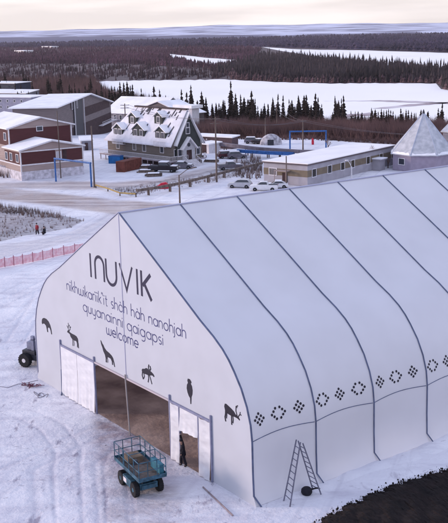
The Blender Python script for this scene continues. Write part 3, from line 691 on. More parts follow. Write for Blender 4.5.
for sx in (-1,1):
    for yy in (-.3,.3): b.tube((sx*(dx-.03),yy,DK),(sx*(dx-.03),yy,DK+1.1),.028,n=8)
    for zz in (.55,1.1): b.tube((sx*(dx-.03),-dy+.03,DK+zz),(sx*(dx-.03),dy-.03,DK+zz),.026,n=8)
for yy in (-.87,.87): pass
b.tube((-.5,-dy+.03,DK),(-.5,-dy+.03,DK+1.1),.03).tube((.45,-dy+.04,DK+1.1),(.45,dy-.04,DK+1.1),.024)
b.build('guard_rail',teal,lift)
b=MB()
for sy in (-1,1): b.box(-dx,dx,sy*dy-.012,sy*dy+.012,DK,DK+.16)
for sx in (-1,1): b.box(sx*dx-.012,sx*dx+.012,-dy,dy,DK,DK+.16)
b.build('toe_board',teal,lift)
b=MB(); b.box(.95,1.2,-.84,-.6,DK+.72,DK+1.02); b.build('control_box',darkst,lift,bevel=.02)
b=MB(); b.box(.35,1.7,.55,.845,DK+.02,DK+.62); tag(b.build('blue_crate',mat('crate_teal',(0.04,0.16,0.23),0.6,0.2,2),None,bevel=.03),'teal plastic crate standing on the platform of the scissor lift','crate')
bpy.data.objects['blue_crate'].matrix_world=Matrix.Translation((7.86,-3.86,0))@Matrix.Rotation(R(-8),4,'Z')
b=MB()
b.box(-1.45,-.55,-.5,.45,DK+.02,DK+.40); tag(b.build('wooden_box',mat('box_wood',(0.16,0.12,0.09),0.85,.3,2),None,bevel=.02),'brown wooden box standing at the far end of the lift platform','box')
bpy.data.objects['wooden_box'].matrix_world=Matrix.Translation((7.86,-3.86,0))@Matrix.Rotation(R(-8),4,'Z')

# ---------------------------------------------------------------- ladder and bucket at the long wall
lad=thing('step_ladder','tall grey double step ladder standing open at the white tent wall','ladder',(0,0,0))
def ladder_side(f0,f1,t0,t1,n,name):
    f0,f1,t0,t1=map(Vector,(f0,f1,t0,t1)); b=MB(); b.tube(f0,t0,.042).tube(f1,t1,.042)
    o=b.build(name,mat('ladder_metal',(0.15,0.15,0.21),0.5,.2,4),lad)
    for i in range(1,n):
        q=i/n; r=MB(); r.tube(f0.lerp(t0,q),f1.lerp(t1,q),.026); r.build('rung',mat('ladder_metal',(0.15,0.15,0.21),0.5),lad)
ladder_side((14.75,1.75,0.02),(15.55,1.55,0.02),(14.78,2.72,3.62),(15.22,2.66,3.62),10,'ladder_rails')
ladder_side((14.75,4.02,0.02),(15.50,4.0,0.02),(14.78,2.86,3.50),(15.22,2.84,3.50),10,'ladder_rails')
b=MB(); b.lathe([(.02,0),(.26,.02),(.34,.16),(.32,.34),(.22,.44),(.04,.46)],(14.95,3.35,0.0),'z',14); bk=b.build('fabric_bag',jblack,None,True)
tag(bk,'black round bag lying on the snow under the ladder','bag')
b=MB(); b.tube((15.1,3.5,.34),(15.35,3.85,.42),.05).tube((15.35,3.85,.42),(15.4,4.0,.34),.04); b.build('handle',jblack,bk)
# long pole on the snow
b=MB(); b.tube(at(203,487,.05),at(233,515.5,.05),.045,n=8); tag(b.build('wooden_pole',mat('pole_wood',(0.25,0.20,0.22),.8,.2,3)),'long thin pole lying on the snow before the side door','pole')
# red strap and cord heap left of tent
b=MB(); rr=random.Random(3)
pts=[Vector(at(22+i*1.25,386+rr.uniform(-1.6,1.2)-abs(i-8)*.1,.04)) for i in range(15)]
for k in range(3):
    q=[v+Vector((rr.uniform(-.35,.35),rr.uniform(-.35,.35),rr.uniform(0,.1))) for v in pts[k:]]; b.path(q,.022)
tag(b.build('strap_heap',mat('red_strap',(0.13,0.03,0.06),.8,.3,4)),'dark red straps in a loose heap on the snow left of the tent','strap')
b=MB(); q=[Vector(at(36+4.2*math.cos(t*.55)+t*.35,393+2.3*math.sin(t*.55*1.4)+t*.14,.03)) for t in range(26)]; b.path(q,.018)
tag(b.build('loose_cord',mat('cord_grey',(0.16,0.15,0.2),.8)),'thin dark cord looped on the snow near the red straps','cord')
# long cords on the snow at left
b=MB(); q=[Vector(at(x,y,.03)) for x,y in [(-4,386),(8,387.5),(18,384),(26,383),(38,380)]]; b.path(q,.018); tag(b.build('loose_cord',mat('cord_grey',(0.16,0.15,0.2),.8)),'straight dark cord running across the snow to the left frame edge','cord')

# ---------------------------------------------------------------- wheeled machine behind the tent corner
mc=thing('wheel_loader','dark wheeled loader with grey mast half hidden behind the left tent corner','loader',(-16.95,1.75,0),R(28))
for sx in (-1,1):
    for sy in (-1,1): wheel(mc,(sx*1.15,sy*.85,.58),.58,.42,white,'y')
b=MB(); b.box(-1.7,1.7,-.55,.55,.5,1.0).box(-1.6,-.3,-.62,.62,1.0,1.35); b.build('chassis',darkst,mc,bevel=.05)
greyp=mat('machine_grey',(0.22,0.23,0.32),.6,.15,2)
b=MB(); b.prism([(-.2,-.55,1.0),(1.3,-.55,1.0),(1.3,-.55,1.9),(.8,-.55,2.6),(-.2,-.55,2.6)],(0,1.1,0)); c_=b.build('cab',greyp,mc,bevel=.04)
b=MB(); b.box(0,.7,-.565,-.552,1.7,2.4).box(0,.7,.552,.565,1.7,2.4); b.build('window',glass,c_)
b=MB(); b.box(-.75,-.5,-.45,-.2,1.3,2.6).box(-.75,-.5,.2,.45,1.3,2.6).box(-.75,-.5,-.45,.45,2.2,2.35).box(-1.3,-.4,-.3,.3,1.35,2.0); b.build('mast',greyp,mc)

# ---------------------------------------------------------------- dark soil mound, bottom right
def mound():
    b=MB(); edge=[(296,533),(309,523.5),(330,510),(350,500),(372,490.5),(392,483),(410,477.5),(430,471),(450,466),(475,459),(510,450)]
    E=[at(*q)[:2] for q in edge]; nx=300; nd=60; L=[];
    for i in range(nx+1):
        t=i/nx*(len(E)-1); k=min(int(t),len(E)-2); P=E[k]+(E[k+1]-E[k])*(t-k)
        jx=0.12*math.sin(i*.21)+.08*math.sin(i*.63+1)+.05*math.sin(i*1.7)+random.uniform(-.07,.07); P=P+np.array([jx,0])
        for j in range(nd+1):
            u=(j/nd)**1.3*14; h=0.55*smooth(u/1.6)+ (random.uniform(-.035,.035)+.09*math.sin(u*1.6+i*.11)*math.sin(i*.07+u)) *min(1,u)
            b.v.append((P[0]+u,P[1]-u*.35,-.06+max(0,h) if j else -.08))
    for i in range(nx):
        for j in range(nd): q=i*(nd+1)+j; b.f.append((q,q+1,q+nd+2,q+nd+1))
    m=mat('dark_soil',(0.017,0.011,0.011),1.0,0.0,1.2,0.8,4,col2=(0.006,0.004,0.005),detail=9)
    o=b.build('soil_mound',m,None,True); tag(o,kind='structure')
    cl=MB(); rr=random.Random(11)
    for _ in range(700):
        t=rr.random()*(len(E)-1); k=min(int(t),len(E)-2); P=E[k]+(E[k+1]-E[k])*(t-k); u=rr.gauss(.55,.30); r=rr.choice([.02,.025,.03,.04,.08])*rr.uniform(.7,1.4)
        c=Vector((P[0]+u,P[1],max(0,.28*u)+r*.2)); vs=[c+Vector((rr.uniform(.6,1)*r*sx,rr.uniform(.6,1)*r*sy,0)) for sx,sy in ((1,0),(0,1),(-1,0),(0,-1))]+[c+Vector((0,0,r)),c-Vector((0,0,r))]
        cl.add(vs,[(0,1,4),(1,2,4),(2,3,4),(3,0,4),(1,0,5),(2,1,5),(3,2,5),(0,3,5)])
    o=cl.build('soil_clods',m); tag(o,'dark crumbs of soil scattered along the edge of the soil mound','soil',kind='stuff')
mound()
# snow ridge pushed along the wall foot
b=MB(); nx=200
for i in range(nx+1):
    y=.3+i/nx*60; tp=float(smooth((y-.3)/5))
    for j in range(9):
        u=j/8; h=(0.13+.06*math.sin(y*.9)+.05*math.sin(y*2.7+1))*math.sin(math.pi*min(1,u*1.0))**.8
        b.v.append((14.02+u*(.5+tp*(1.1+.4*math.sin(y*.6))),y,-.04+h*tp*(1 if 0<j<8 else 0)))
for i in range(nx):
    for j in range(8): q=i*9+j; b.f.append((q,q+9,q+10,q+1))
o=b.build('snow_bank',bpy.data.materials['snow_ground'],None,True); tag(o,kind='structure')

# ---------------------------------------------------------------- pink snow fence
def snow_fence():
    m=bpy.data.materials.new('pink_mesh'); m.use_nodes=True; t=m.node_tree; bs=t.nodes['Principled BSDF']; bs.inputs['Base Color'].default_value=(0.62,0.20,0.26,1); bs.inputs['Roughness'].default_value=.8
    tr=N(t,'ShaderNodeBsdfTransparent'); mx=N(t,'ShaderNodeMixShader'); co=N(t,'ShaderNodeTexCoord'); n=N(t,'ShaderNodeTexNoise'); n.inputs['Scale'].default_value=2.5
    r=N(t,'ShaderNodeMapRange'); r.inputs[1].default_value=.3; r.inputs[2].default_value=.7; r.inputs[3].default_value=.45; r.inputs[4].default_value=.8
    t.links.new(co.outputs['Object'],n.inputs[0]); t.links.new(n.outputs[0],r.inputs[0]); t.links.new(r.outputs[0],mx.inputs[0]); t.links.new(tr.outputs[0],mx.inputs[1]); t.links.new(bs.outputs[0],mx.inputs[2]); t.links.new(mx.outputs[0],t.nodes['Material Output'].inputs[0])
    pm=mat('fence_post',(0.30,0.10,0.14),.8)
    fe=thing('snow_fence','sagging pink plastic mesh snow fence across the snow left of the tent','fence')
    base=[(-35,275),(-12,270.5),(5,267),(14,265.5),(23,264),(33,262),(43,260),(53,257.5),(64,255),(75,253),(88,250),(101,247),(114,244)]
    G=[Vector(at(*q)) for q in base]; b=MB(); up_=Vector((0,0,1.15))
    for a,c in zip(G,G[1:]):
        for i in range(6):
            u0,u1=i/6,(i+1)/6; s0,s1=[-.12*math.sin(math.pi*u) for u in (u0,u1)]
            b.add([a.lerp(c,u0)+Vector((0,0,.05)),a.lerp(c,u1)+Vector((0,0,.05)),a.lerp(c,u1)+up_+Vector((0,0,s1)),a.lerp(c,u0)+up_+Vector((0,0,s0))],[(0,1,2,3)])
    b.build('mesh_panel',m,fe)
    for g in G: p=MB(); p.tube(g,g+Vector((0,0,1.28)),.045); p.build('post',pm,fe)
snow_fence()

# ---------------------------------------------------------------- buildings
class Bld:
    def __init__(s,name,label,cat,A,B,group=None,z=None):
        a,b_=at(*A),at(*B); s.z=min(a[2],b_[2]) if z is None else z
        d=b_[:2]-a[:2]; s.L=float(np.hypot(*d)); s.ex=np.array([d[0]/s.L,d[1]/s.L,0]); s.ey=np.array([-s.ex[1],s.ex[0],0]); s.O=np.array([a[0],a[1],s.z])
        s.root=thing(name,label,cat,s.O,math.atan2(s.ex[1],s.ex[0]),group)
    def w(s,x,y,z): return s.O+s.ex*x+s.ey*y+np.array([0,0,z])
    def front(s,px,py,y=0.0):
        r=ray(px,py); t=((s.O-CAM)@s.ey+y)/(r@s.ey); P=CAM+r*t-s.O; return float(P@s.ex),float(P[2])
    def side(s,px,py,x):
        r=ray(px,py); t=((s.O-CAM)@s.ex+x)/(r@s.ex); P=CAM+r*t-s.O; return float(P@s.ey),float(P[2])
    def box(s,n,m,*a,bevel=0): b=MB(); b.box(*a); return b.build(n,m,s.root,bevel=bevel)
    def winf(s,px,py,w_,h,y=0.0,pm=None,fm_=None):
        x,z=s.front(px,py,y); return s.winfl(x,z,w_,h,y,pm,fm_)
    def winfl(s,x,z,w_,h,y=0.0,pm=None,fm_=None):
        b=MB(); t=.14
        b.box(x-w_/2-t,x+w_/2+t,y-.09,y+.02,z-h/2-t,z-h/2).box(x-w_/2-t,x+w_/2+t,y-.09,y+.02,z+h/2,z+h/2+t).box(x-w_/2-t,x-w_/2,y-.09,y+.02,z-h/2,z+h/2).box(x+w_/2,x+w_/2+t,y-.09,y+.02,z-h/2,z+h/2)
        o=b.build('window',fm_ or white,s.root); b=MB(); b.box(x-w_/2,x+w_/2,y-.03,y+.01,z-h/2,z+h/2); b.build('pane',pm or glass,o)
    def wins(s,px,py,w_,h,x,dirx,pm=None):
        y,z=s.side(px,py,x); return s.winsl(y,z,w_,h,x,dirx,pm)
    def winsl(s,y,z,w_,h,x,dirx,pm=None):
        t=.14; a,c=sorted((x+dirx*.09,x-dirx*.02)); b=MB()
        b.box(a,c,y-w_/2-t,y+w_/2+t,z-h/2-t,z-h/2).box(a,c,y-w_/2-t,y+w_/2+t,z+h/2,z+h/2+t).box(a,c,y-w_/2-t,y-w_/2,z-h/2,z+h/2).box(a,c,y+w_/2,y+w_/2+t,z-h/2,z+h/2)
        o=b.build('window',white,s.root); a,c=sorted((x+dirx*.03,x-dirx*.01)); b=MB(); b.box(a,c,y-w_/2,y+w_/2,z-h/2,z+h/2); b.build('pane',pm or glass,o)
    def gabx(s,x0,x1,y0,y1,z0,ze,za,wm,rm=rsnow,ov=.6,gm=None,th=.2,xa=None,zl=None):
        """walls with a ridge that runs away from the facade (gable faces the viewer)"""
        xa=(x0+x1)/2 if xa is None else xa
        b=MB(); b.prism([(x0,y0,z0),(x1,y0,z0),(x1,y0,ze),(xa,y0,za),(x0,y0,ze)],(0,y1-y0,0)); b.build('wall',wm,s.root)
        sl=(za-ze)/(xa-x0); sr=(za-ze)/(x1-xa)
        b=MB(); pr=[(x0-ov,ze-ov*sl+.02),(xa,za+.02),(x1+ov,ze-ov*sr+.02)]
        b.prism([(pr[0][0],y0-ov,pr[0][1]),(pr[1][0],y0-ov,pr[1][1]),(pr[1][0],y0-ov,pr[1][1]+th),(pr[0][0],y0-ov,pr[0][1]+th)],(0,y1-y0+2*ov,0))
        b.prism([(pr[1][0],y0-ov,pr[1][1]),(pr[2][0],y0-ov,pr[2][1]),(pr[2][0],y0-ov,pr[2][1]+th),(pr[1][0],y0-ov,pr[1][1]+th)],(0,y1-y0+2*ov,0))
        r_=b.build('roof',rm,s.root)
        b=MB()
        for p,q in ((pr[0],pr[1]),(pr[1],pr[2])):
            b.prism([(p[0],y0-ov-.06,p[1]-.12),(q[0],y0-ov-.06,q[1]-.12),(q[0],y0-ov-.06,q[1]+.14),(p[0],y0-ov-.06,p[1]+.14)],(0,.055,0))
        b.build('fascia',gm or white,s.root); return r_
    def gaby(s,x0,x1,y0,y1,z0,ze,za,wm,rm=rsnow,ov=.6,th=.2):
        """walls with a ridge parallel to the facade"""
        ya=(y0+y1)/2
        b=MB(); b.prism([(x0,y0,z0),(x0,y0,ze),(x0,ya,za),(x0,y1,ze),(x0,y1,z0)],(x1-x0,0,0)); b.build('wall',wm,s.root)
        sl=(za-ze)/(ya-y0); b=MB()
        b.prism([(x0-ov,y0-ov,ze-ov*sl+.02),(x0-ov,ya,za+.02),(x0-ov,ya,za+.02+th),(x0-ov,y0-ov,ze-ov*sl+.02+th)],(x1-x0+2*ov,0,0))
        b.prism([(x0-ov,y1+ov,ze-ov*sl+.02),(x0-ov,ya,za+.02),(x0-ov,ya,za+.02+th),(x0-ov,y1+ov,ze-ov*sl+.02+th)],(x1-x0+2*ov,0,0))
        return b.build('roof',rm,s.root)
def railing(b,p,q,h,n,z):
    p=Vector(p);q=Vector(q)
    for zz in (h,h*.12): b.tube(p+Vector((0,0,z+zz)),q+Vector((0,0,z+zz)),.06,n=4)
    for i in range(n+1): c=p.lerp(q,i/n); b.tube(c+Vector((0,0,z)),c+Vector((0,0,z+h)),.045,n=4)

# --- long low building
L=Bld('long_building','long low lilac building with olive band and flat snowy roof behind the tent','building',(264,182.5),(307.5,186.3))
D=36.0; h=4.05; w_=L.L
L.box('wall',lilac,0,w_,0,D,0,h)
L.box('olive_band',olive,-.03,w_+.03,-.03,D,1.75,3.05)
L.box('parapet',mat('roof_edge',(0.10,0.08,0.09),.7,.1,1),-.25,w_+.25,-.25,D+.25,h,h+.28)
L.box('roof',mat('flat_roof_snow',(0.86,0.83,0.84),.7,.05,.2,.3,.8),-.22,w_+.22,-.22,D+.22,h+.28,h+.42)
L.winf(273,171.5,1.7,1.3,pm=mat('blind',(0.45,0.44,0.5),.6))
x,z=L.front(285,178); o=L.box('door',darkw,x-.6,x+.6,-.08,.02,.0,2.3); b=MB(); b.box(x+.35,x+.42,-.14,-.08,1.0,1.2); b.build('handle',steel,o)
b=MB(); b.box(x-1.6,x+1.3,-1.6,0,2.75,2.9).tube((x-1.5,-1.5,0),(x-1.5,-1.5,2.75),.07).tube((x+1.2,-1.5,0),(x+1.2,-1.5,2.75),.07); b.build('porch_roof',beige,L.root)
for px in (314,329.5,342.5,352.5,368,381,393):
    y,z=L.side(px,172.5-(px-314)*.21,w_); L.winsl(y,2.35,1.4,1.5,w_,1)
y,_=L.side(375,160,w_); b=MB(); b.box(w_,w_+2.2,y-1.4,y+1.4,2.2,2.4).box(w_+.0,w_+1.8,y-1.2,y+1.2,0,2.2); b.build('entry_porch',lilac,L.root)
b=MB(); b.box(w_,w_+2.3,y-1.5,y+1.5,2.41,2.6); b.build('porch_snow',snowm,L.root)
L.box('corner_board',mat('sunlit_board',(0.70,0.62,0.55),.6),w_-.1,w_+.35,D-.6,D+.1,0,h+.1)  # white corner column, with the warm sunlight on it painted into its colour
# --- pyramid roofed building
a0=at(394,173); a1=at(430,184)
O=Bld('pyramid_roof_building','eight sided building with steep grey metal pyramid roof right of the long building','building',(392,172),(448,172))
cx_,z_=O.front(425,165,6); cx_=O.L*.56; cy_=6.2; rad_=6.9
def octo(r,z,n=8,ph=22.5): return [(cx_+r*math.cos(R(ph+45*i)),cy_+r*math.sin(R(ph+45*i)),z) for i in range(n)]
zeave=O.front(400,155.5,0)[1]; zap=hz(O.w(cx_,cy_,0),112.5)-O.z
b=MB(); b.prism(octo(rad_,0),(0,0,zeave)); b.build('wall',mat('mauve_wall',(0.30,0.26,0.34),.8,.08,1),O.root)
b=MB(); P8=octo(rad_+.5,zeave-.1); b.add(P8+[(cx_,cy_,zap)],[(i,(i+1)%8,8) for i in range(8)]+[tuple(range(8))[::-1]]); ro=b.build('roof',zinc,O.root)
b=MB()
for q in P8: b.tube(q,(cx_,cy_,zap+.03),.09,n=4)
b.build('hip_cap',mat('hip_pale',(0.45,0.48,0.58),.5,metal=.2),ro)
b=MB(); b.lathe([(.3,-.2),(.22,.2),(.05,.7)],(cx_,cy_,zap),'z',8); b.build('finial',darkst,ro)
b=MB()   # thin snow left on the lower part of the panes
for i in range(8):
    A,B_=Vector(P8[i]),Vector(P8[(i+1)%8]); T_=Vector((cx_,cy_,zap)); n=(B_-A).cross(T_-A).normalized(); n=n if n.z>0 else -n
    lo=[A.lerp(T_,.015).lerp(B_.lerp(T_,.015),u) for u in np.linspace(.05,.95,9)]
    hi_=[p.lerp(T_,.03+.035*random.random()) for p in lo]
    vs=[p+n*.05 for p in lo+hi_]; b.add(vs,[(k,k+1,k+10,k+9) for k in range(8)])
b.build('snow_patch',snowm,ro)
for i in (4,):
    A,B_=Vector(octo(rad_,0)[i]),Vector(octo(rad_,0)[(i+1)%8]); mid=A.lerp(B_,.5); e_=(B_-A).normalized(); n_=Vector((e_.y,-e_.x,0))
    zc=zeave-1.5; b=MB(); fr=[]
    M_=Matrix(((e_.x,n_.x,0,mid.x),(e_.y,n_.y,0,mid.y),(0,0,1,zc),(0,0,0,1)))
    b.box(-.95,.95,-.02,.10,-.75,-.6,M_).box(-.95,.95,-.02,.10,.6,.75,M_).box(-.95,-.8,-.02,.10,-.6,.6,M_).box(.8,.95,-.02,.10,-.6,.6,M_)
    o=b.build('window',white,O.root); b=MB(); b.box(-.8,.8,-.02,.04,-.6,.6,M_); b.build('pane',glass,o)
O2=Bld('metal_roofed_hall','building with slanted grey metal roof behind the pyramid roof at the right frame edge','building',(437,163),(490,168))
zt=O2.front(437,113)[1]
O2.gaby(0,16,2,18,0,zt-4.2,zt,greyw,zinc,ov=.4)

# --- hotel with dormers
Hh=Bld('dormer_hotel','brown hotel with steep snowy roof, many dormers and a white railed deck','hotel',(108.5,158.6),(172.7,167))
HL=Hh.L; HD=9.0; zb=1.4; zeL=Hh.front(172.7,142.5)[1]; zr=hz(Hh.w(HL*.6,HD/2,0),108.3)-Hh.z
print('hotel',HL,zeL,zr)
Hh.box('skirting',darkw,.1,HL-.1,.1,HD-.1,0,zb)
ya=HD/2
HX=.24*HL; sl=(zr-zeL)/ya; ov=.7; ze_=zeL-ov*sl
b=MB(); b.add([(0,0,zb),(HL,0,zb),(HL,HD,zb),(0,HD,zb),(0,0,zeL),(HL,0,zeL),(HL,HD,zeL),(0,HD,zeL),(HX,ya,zr),(HL,ya,zr)],[(0,1,5,4),(1,2,6,9,5),(2,3,7,6),(3,0,4,7),(4,5,9,8),(6,7,8,9),(7,4,8)]); b.build('wall',taupe,Hh.root)
b=MB()
def slab(pts,th=.28):
    P=[Vector(q) for q in pts]; b.prism(P,(0,0,th))
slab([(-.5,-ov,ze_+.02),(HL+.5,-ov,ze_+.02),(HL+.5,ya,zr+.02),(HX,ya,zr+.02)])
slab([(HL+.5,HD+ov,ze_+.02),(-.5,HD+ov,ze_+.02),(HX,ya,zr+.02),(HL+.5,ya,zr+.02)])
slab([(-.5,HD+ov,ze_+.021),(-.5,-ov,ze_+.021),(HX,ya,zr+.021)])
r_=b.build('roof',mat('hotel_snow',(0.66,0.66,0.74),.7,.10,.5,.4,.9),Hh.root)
b=MB(); rr=random.Random(5)   # dark shingle patches where snow has slid off
for _ in range(42):
    v=rr.choice([rr.uniform(.70,.95),rr.uniform(.2,.9)]); ww=rr.uniform(.3,1.1); hh_=rr.uniform(.05,.20); u=rr.uniform(.06+.24*v,.93)
    pts=[]
    for du,dv in ((0,0),(ww,rr.uniform(-.02,.02)),(ww*.8,hh_),(.1,hh_*1.2)):
        yy=-ov+(ya+ov)*(v+dv); yy=min(yy,ya-.05); pts.append((u*HL+du+(dv*3 if dv>.03 else 0),yy,zeL+sl*yy+.325))
    b.add(pts,[(0,1,2,3)])
b.build('bare_shingles',mat('shingle_dark',(0.075,0.075,0.095),.85,.3,1),r_)
b=MB(); b.box(HX,HL+.5,ya-.4,ya+.4,zr+.05,zr+.37); b.build('ridge_cap',mat('ridge_dark',(0.06,0.045,0.05),.8,.3,1),r_)
def dormer(px,py,wd,hgt,yface,dbl,zc=None):
    yface=0.0
    for i in range(200):      # where the line of sight under the window meets the roof
        yy=ya*i/200
        if Hh.front(px,py+4.2,yy)[1]<=zeL+sl*yy+.3: yface=yy; break
    yface=max(.25,yface)
    x,z=Hh.front(px,py,yface); z0=z-1.3; ze=z+.75; za=ze+wd*.33; yb=min(ya,(za-zeL)/sl)
    b=MB(); b.prism([(x-wd/2,yface,z0),(x+wd/2,yface,z0),(x+wd/2,yface,ze),(x,yface,za),(x-wd/2,yface,ze)],(0,max(.8,yb-yface),0)); dm=b.build('dormer',tgreen,Hh.root)
    s2=(za-ze)/(wd/2); o2=.35; b=MB()
    for sg in (-1,1):
        b.prism([(x+sg*(wd/2+o2),yface-.35,ze-o2*s2+.03),(x,yface-.35,za+.03),(x,yface-.35,za+.28),(x+sg*(wd/2+o2),yface-.35,ze-o2*s2+.28)],(0,max(1.2,yb-yface+.4),0))
    b.build('roof',rsnow,dm)
    b=MB()
    for cxx in ([x-wd*.23,x+wd*.23] if dbl else [x]):
        b.box(cxx-.62,cxx+.62,yface-.07,yface-.005,z-.85,z+.75)
    o=b.build('window_frame',white,dm); b=MB()
    for cxx in ([x-wd*.23,x+wd*.23] if dbl else [x]):
        for sx in (-1,1): b.box(cxx+sx*.26-.2,cxx+sx*.26+.2,yface-.09,yface-.072,z-.68,z+.58)
    b.build('pane',glass,dm)
dormer(132.3,119.5,3.0,2.4,3.4,False); dormer(158.3,119.5,3.0,2.4,3.4,False)
dormer(118,131.5,3.6,2.3,.9,True); dormer(138.3,132.5,4.6,2.5,.9,True); dormer(160.3,135,3.8,2.3,.9,True)
for px,py in ((118,145),(134.5,146.5),(144.3,147.8),(162,149.3)): Hh.winf(px,py,1.15,1.5)
# balconies under dormers
for px,py in ((118.5,140.5),(160.5,143)):
    x,z=Hh.front(px,py,-.6); b=MB(); b.box(x-2.1,x+2.1,-1.0,0,z-.8,z-.65); railing(b,(x-2.1,-1,0),(x+2.1,-1,0),1.0,12,z-.65); b.build('balcony',white,Hh.root)
# deck with rail all along
b=MB(); b.box(-1.5,HL+1.3,-1.5,-.02,zb-.25,zb); b.box(HL+.02,HL+1.3,0,HD,zb-.25,zb)
for i in range(14): b.box(-1.4+i*HL/12,-1.25+i*HL/12,-1.4,-1.25,0,zb-.25)
dk=b.build('deck',mat('deck_boards',(0.30,0.26,0.29),.85,.2,1),Hh.root)
b=MB(); railing(b,(-1.5,-1.5,0),(HL+1.3,-1.5,0),1.1,70,zb); railing(b,(HL+1.3,-1.5,0),(HL+1.3,3.6,0),1.1,14,zb); railing(b,(HL+1.3,8.4,0),(HL+1.3,HD,0),1.1,10,zb); b.build('railing',white,dk)
# entrance gable on the short side
def side_gable(yc,wd,z0,ze,za,xo,wm,nm):
    b=MB(); b.prism([(HL-.5,yc-wd/2,z0),(HL-.5,yc+wd/2,z0),(HL-.5,yc+wd/2,ze),(HL-.5,yc,za),(HL-.5,yc-wd/2,ze)],(xo+.5,0,0)); o=b.build(nm,wm,Hh.root)
    s2=(za-ze)/(wd/2); b=MB(); o2=.5
    for sg in (-1,1): b.prism([(HL-2.5,yc+sg*(wd/2+o2),ze-o2*s2+.03),(HL-2.5,yc,za+.03),(HL-2.5,yc,za+.33),(HL-2.5,yc+sg*(wd/2+o2),ze-o2*s2+.33)],(xo+2.5+.6,0,0))
    b.build('roof',rsnow,o)
    b=MB()
    for sg in (-1,1): b.prism([(HL+xo+.605,yc+sg*(wd/2+o2),ze-o2*s2-.1),(HL+xo+.605,yc,za-.1),(HL+xo+.605,yc,za+.22),(HL+xo+.605,yc+sg*(wd/2+o2),ze-o2*s2+.22)],(.06,0,0))
    b.build('barge_board',white,o); return o
g1=side_gable(HD/2,7.0,zb,zeL,zr-.7,.6,tgreen,'gable_bay')
b=MB(); b.prism([(HL+.62,HD/2-3.5,zb),(HL+.62,HD/2+3.5,zb),(HL+.62,HD/2+3.5,zeL-1.8),(HL+.62,HD/2-3.5,zeL-1.8)],(.05,0,0)); b.build('lower_wall',taupe,g1)
g2=side_gable(HD/2-.4,3.6,zb,zb+2.9,zb+4.9,1.1,mat('porch_pale',(0.42,0.42,0.46),.7,.1,2),'entrance_porch')
b=MB(); b.box(HL+1.1,HL+1.15,HD/2-1.1,HD/2+.4,zb,zb+2.2); b.build('door',darkw,g2)
b=MB(); b.lathe([(.45,0),(.45,.06)],(HL+1.1,HD/2-.4,zb+3.4),'x',14); b.build('round_window',glass,g2)
Hh.winsl(HD/2-.2,zb+6.6,1.0,1.3,HL+.6,1); Hh.winsl(HD/2-.2,zr-3.4,.8,1.0,HL+.6,1)
Hh.winsl(1.1,zb+1.7,1.0,1.5,HL,1); Hh.winsl(HD/2-2.8,zb+1.7,1.0,1.5,HL+.67,1); Hh.winsl(HD/2+2.7,zb+1.7,1.0,1.5,HL+.67,1)
b=MB()
for i in range(7): b.box(HL+1.3+i*.38,HL+1.66+i*.38,HD/2-2.2,HD/2+1.4,0,zb-.2*i)
st_=b.build('steps',white,Hh.root); b=MB()
for yy in (HD/2-2.2,HD/2+1.4): b.tube((HL+1.3,yy,zb+1),(HL+3.9,yy,1.0),.06,n=4); [b.tube((HL+1.3+i*.54,yy,0.2),(HL+1.3+i*.54,yy,zb+1-i*.28),.04,n=4) for i in range(6)]
b.build('stair_rail',white,st_)

# --- red house
Rh=Bld('maroon_house','maroon and beige two level house with white trim and snowy gable roofs','house',(22,181),(84,174.5))
RL=Rh.L
zsk=1.9; zf=Rh.front(22,150.5)[1]; zfa=Rh.front(53,140.5)[1]
print('red',RL,zf,zfa)
Rh.box('skirting',skirt,-.05,RL+.05,-.05,23,0,zsk)
Rh.gabx(0,RL,0,9,zsk,zf,zfa,beige,rsnow,ov=.5)
xb0,zt0=Rh.front(24,157); _,zb0=Rh.front(24,164.5)
Rh.box('maroon_band',maroon,.25,RL*.55,-.06,0.0,zb0,zf-.5); Rh.box('maroon_band',maroon,RL*.66,RL-.25,-.06,0.0,zb0,zf-.5)
Rh.box('corner_board',white,-.12,.14,-.14,.12,zsk-.4,zf); Rh.box('corner_board',white,RL-.14,RL+.12,-.14,.12,zsk,zf)
Rh.box('trim_board',white,.14,RL-.14,-.10,-.02,zb0-.3,zb0-.02); Rh.box('trim_board',white,.14,RL-.14,-.10,-.02,zf-.45,zf-.2)
Rh.winfl(RL*.605,(zb0+zf-.5)/2,1.0,1.5,pm=mat('blind',(0.45,0.44,0.5),.6)); Rh.box('door',darkw,RL*.67,RL*.67+.9,-.09,-.062,zb0-.0,zf-.6)
# side wall
Rh.box('maroon_band',maroon,-.06,0,.3,9.,zb0,zf-.5)
for y in (1.6,5.2,7.9): Rh.winsl(y,(zb0+zf-.5)/2,1.2,1.5,-.06,-1)
Rh.box('side_trim',white,-.10,-.02,.12,24,zb0-.3,zb0-.02)
# tall rear block
xu0,zu=Rh.front(8,128.5,9); xu1,_=Rh.front(71,126,9); zua=Rh.front(38,117.5,9)[1]
Rh.gabx(xu0,xu1,9.02,30,zsk,zu,zua,beige,rsnow,ov=.7)
Rh.box('maroon_band',maroon,xu0+.3,xu1-.3,8.95,9.01,zfa-1.8,zu-.25)
Rh.box('corner_board',white,xu0-.1,xu0+.15,8.88,9.05,zsk,zu); Rh.box('corner_board',white,xu1-.15,xu1+.1,8.88,9.05,zsk,zu)
Rh.winf(39.5,128.5,1.3,.9,y=8.95)
Rh.box('maroon_band',maroon,xu0-.06,xu0,9.4,29,zf+.2,zu-.3)
for y in (11,15,19.5): Rh.winsl(y,(zf+zu)/2+.1,1.2,1.5,xu0-.06,-1)
b=MB(); b.lathe([(.3,0),(.3,1.0),(.4,1.05),(.4,1.3)],(3,24,zu+ .9),'z',10); b.build('flue',steel,Rh.root)

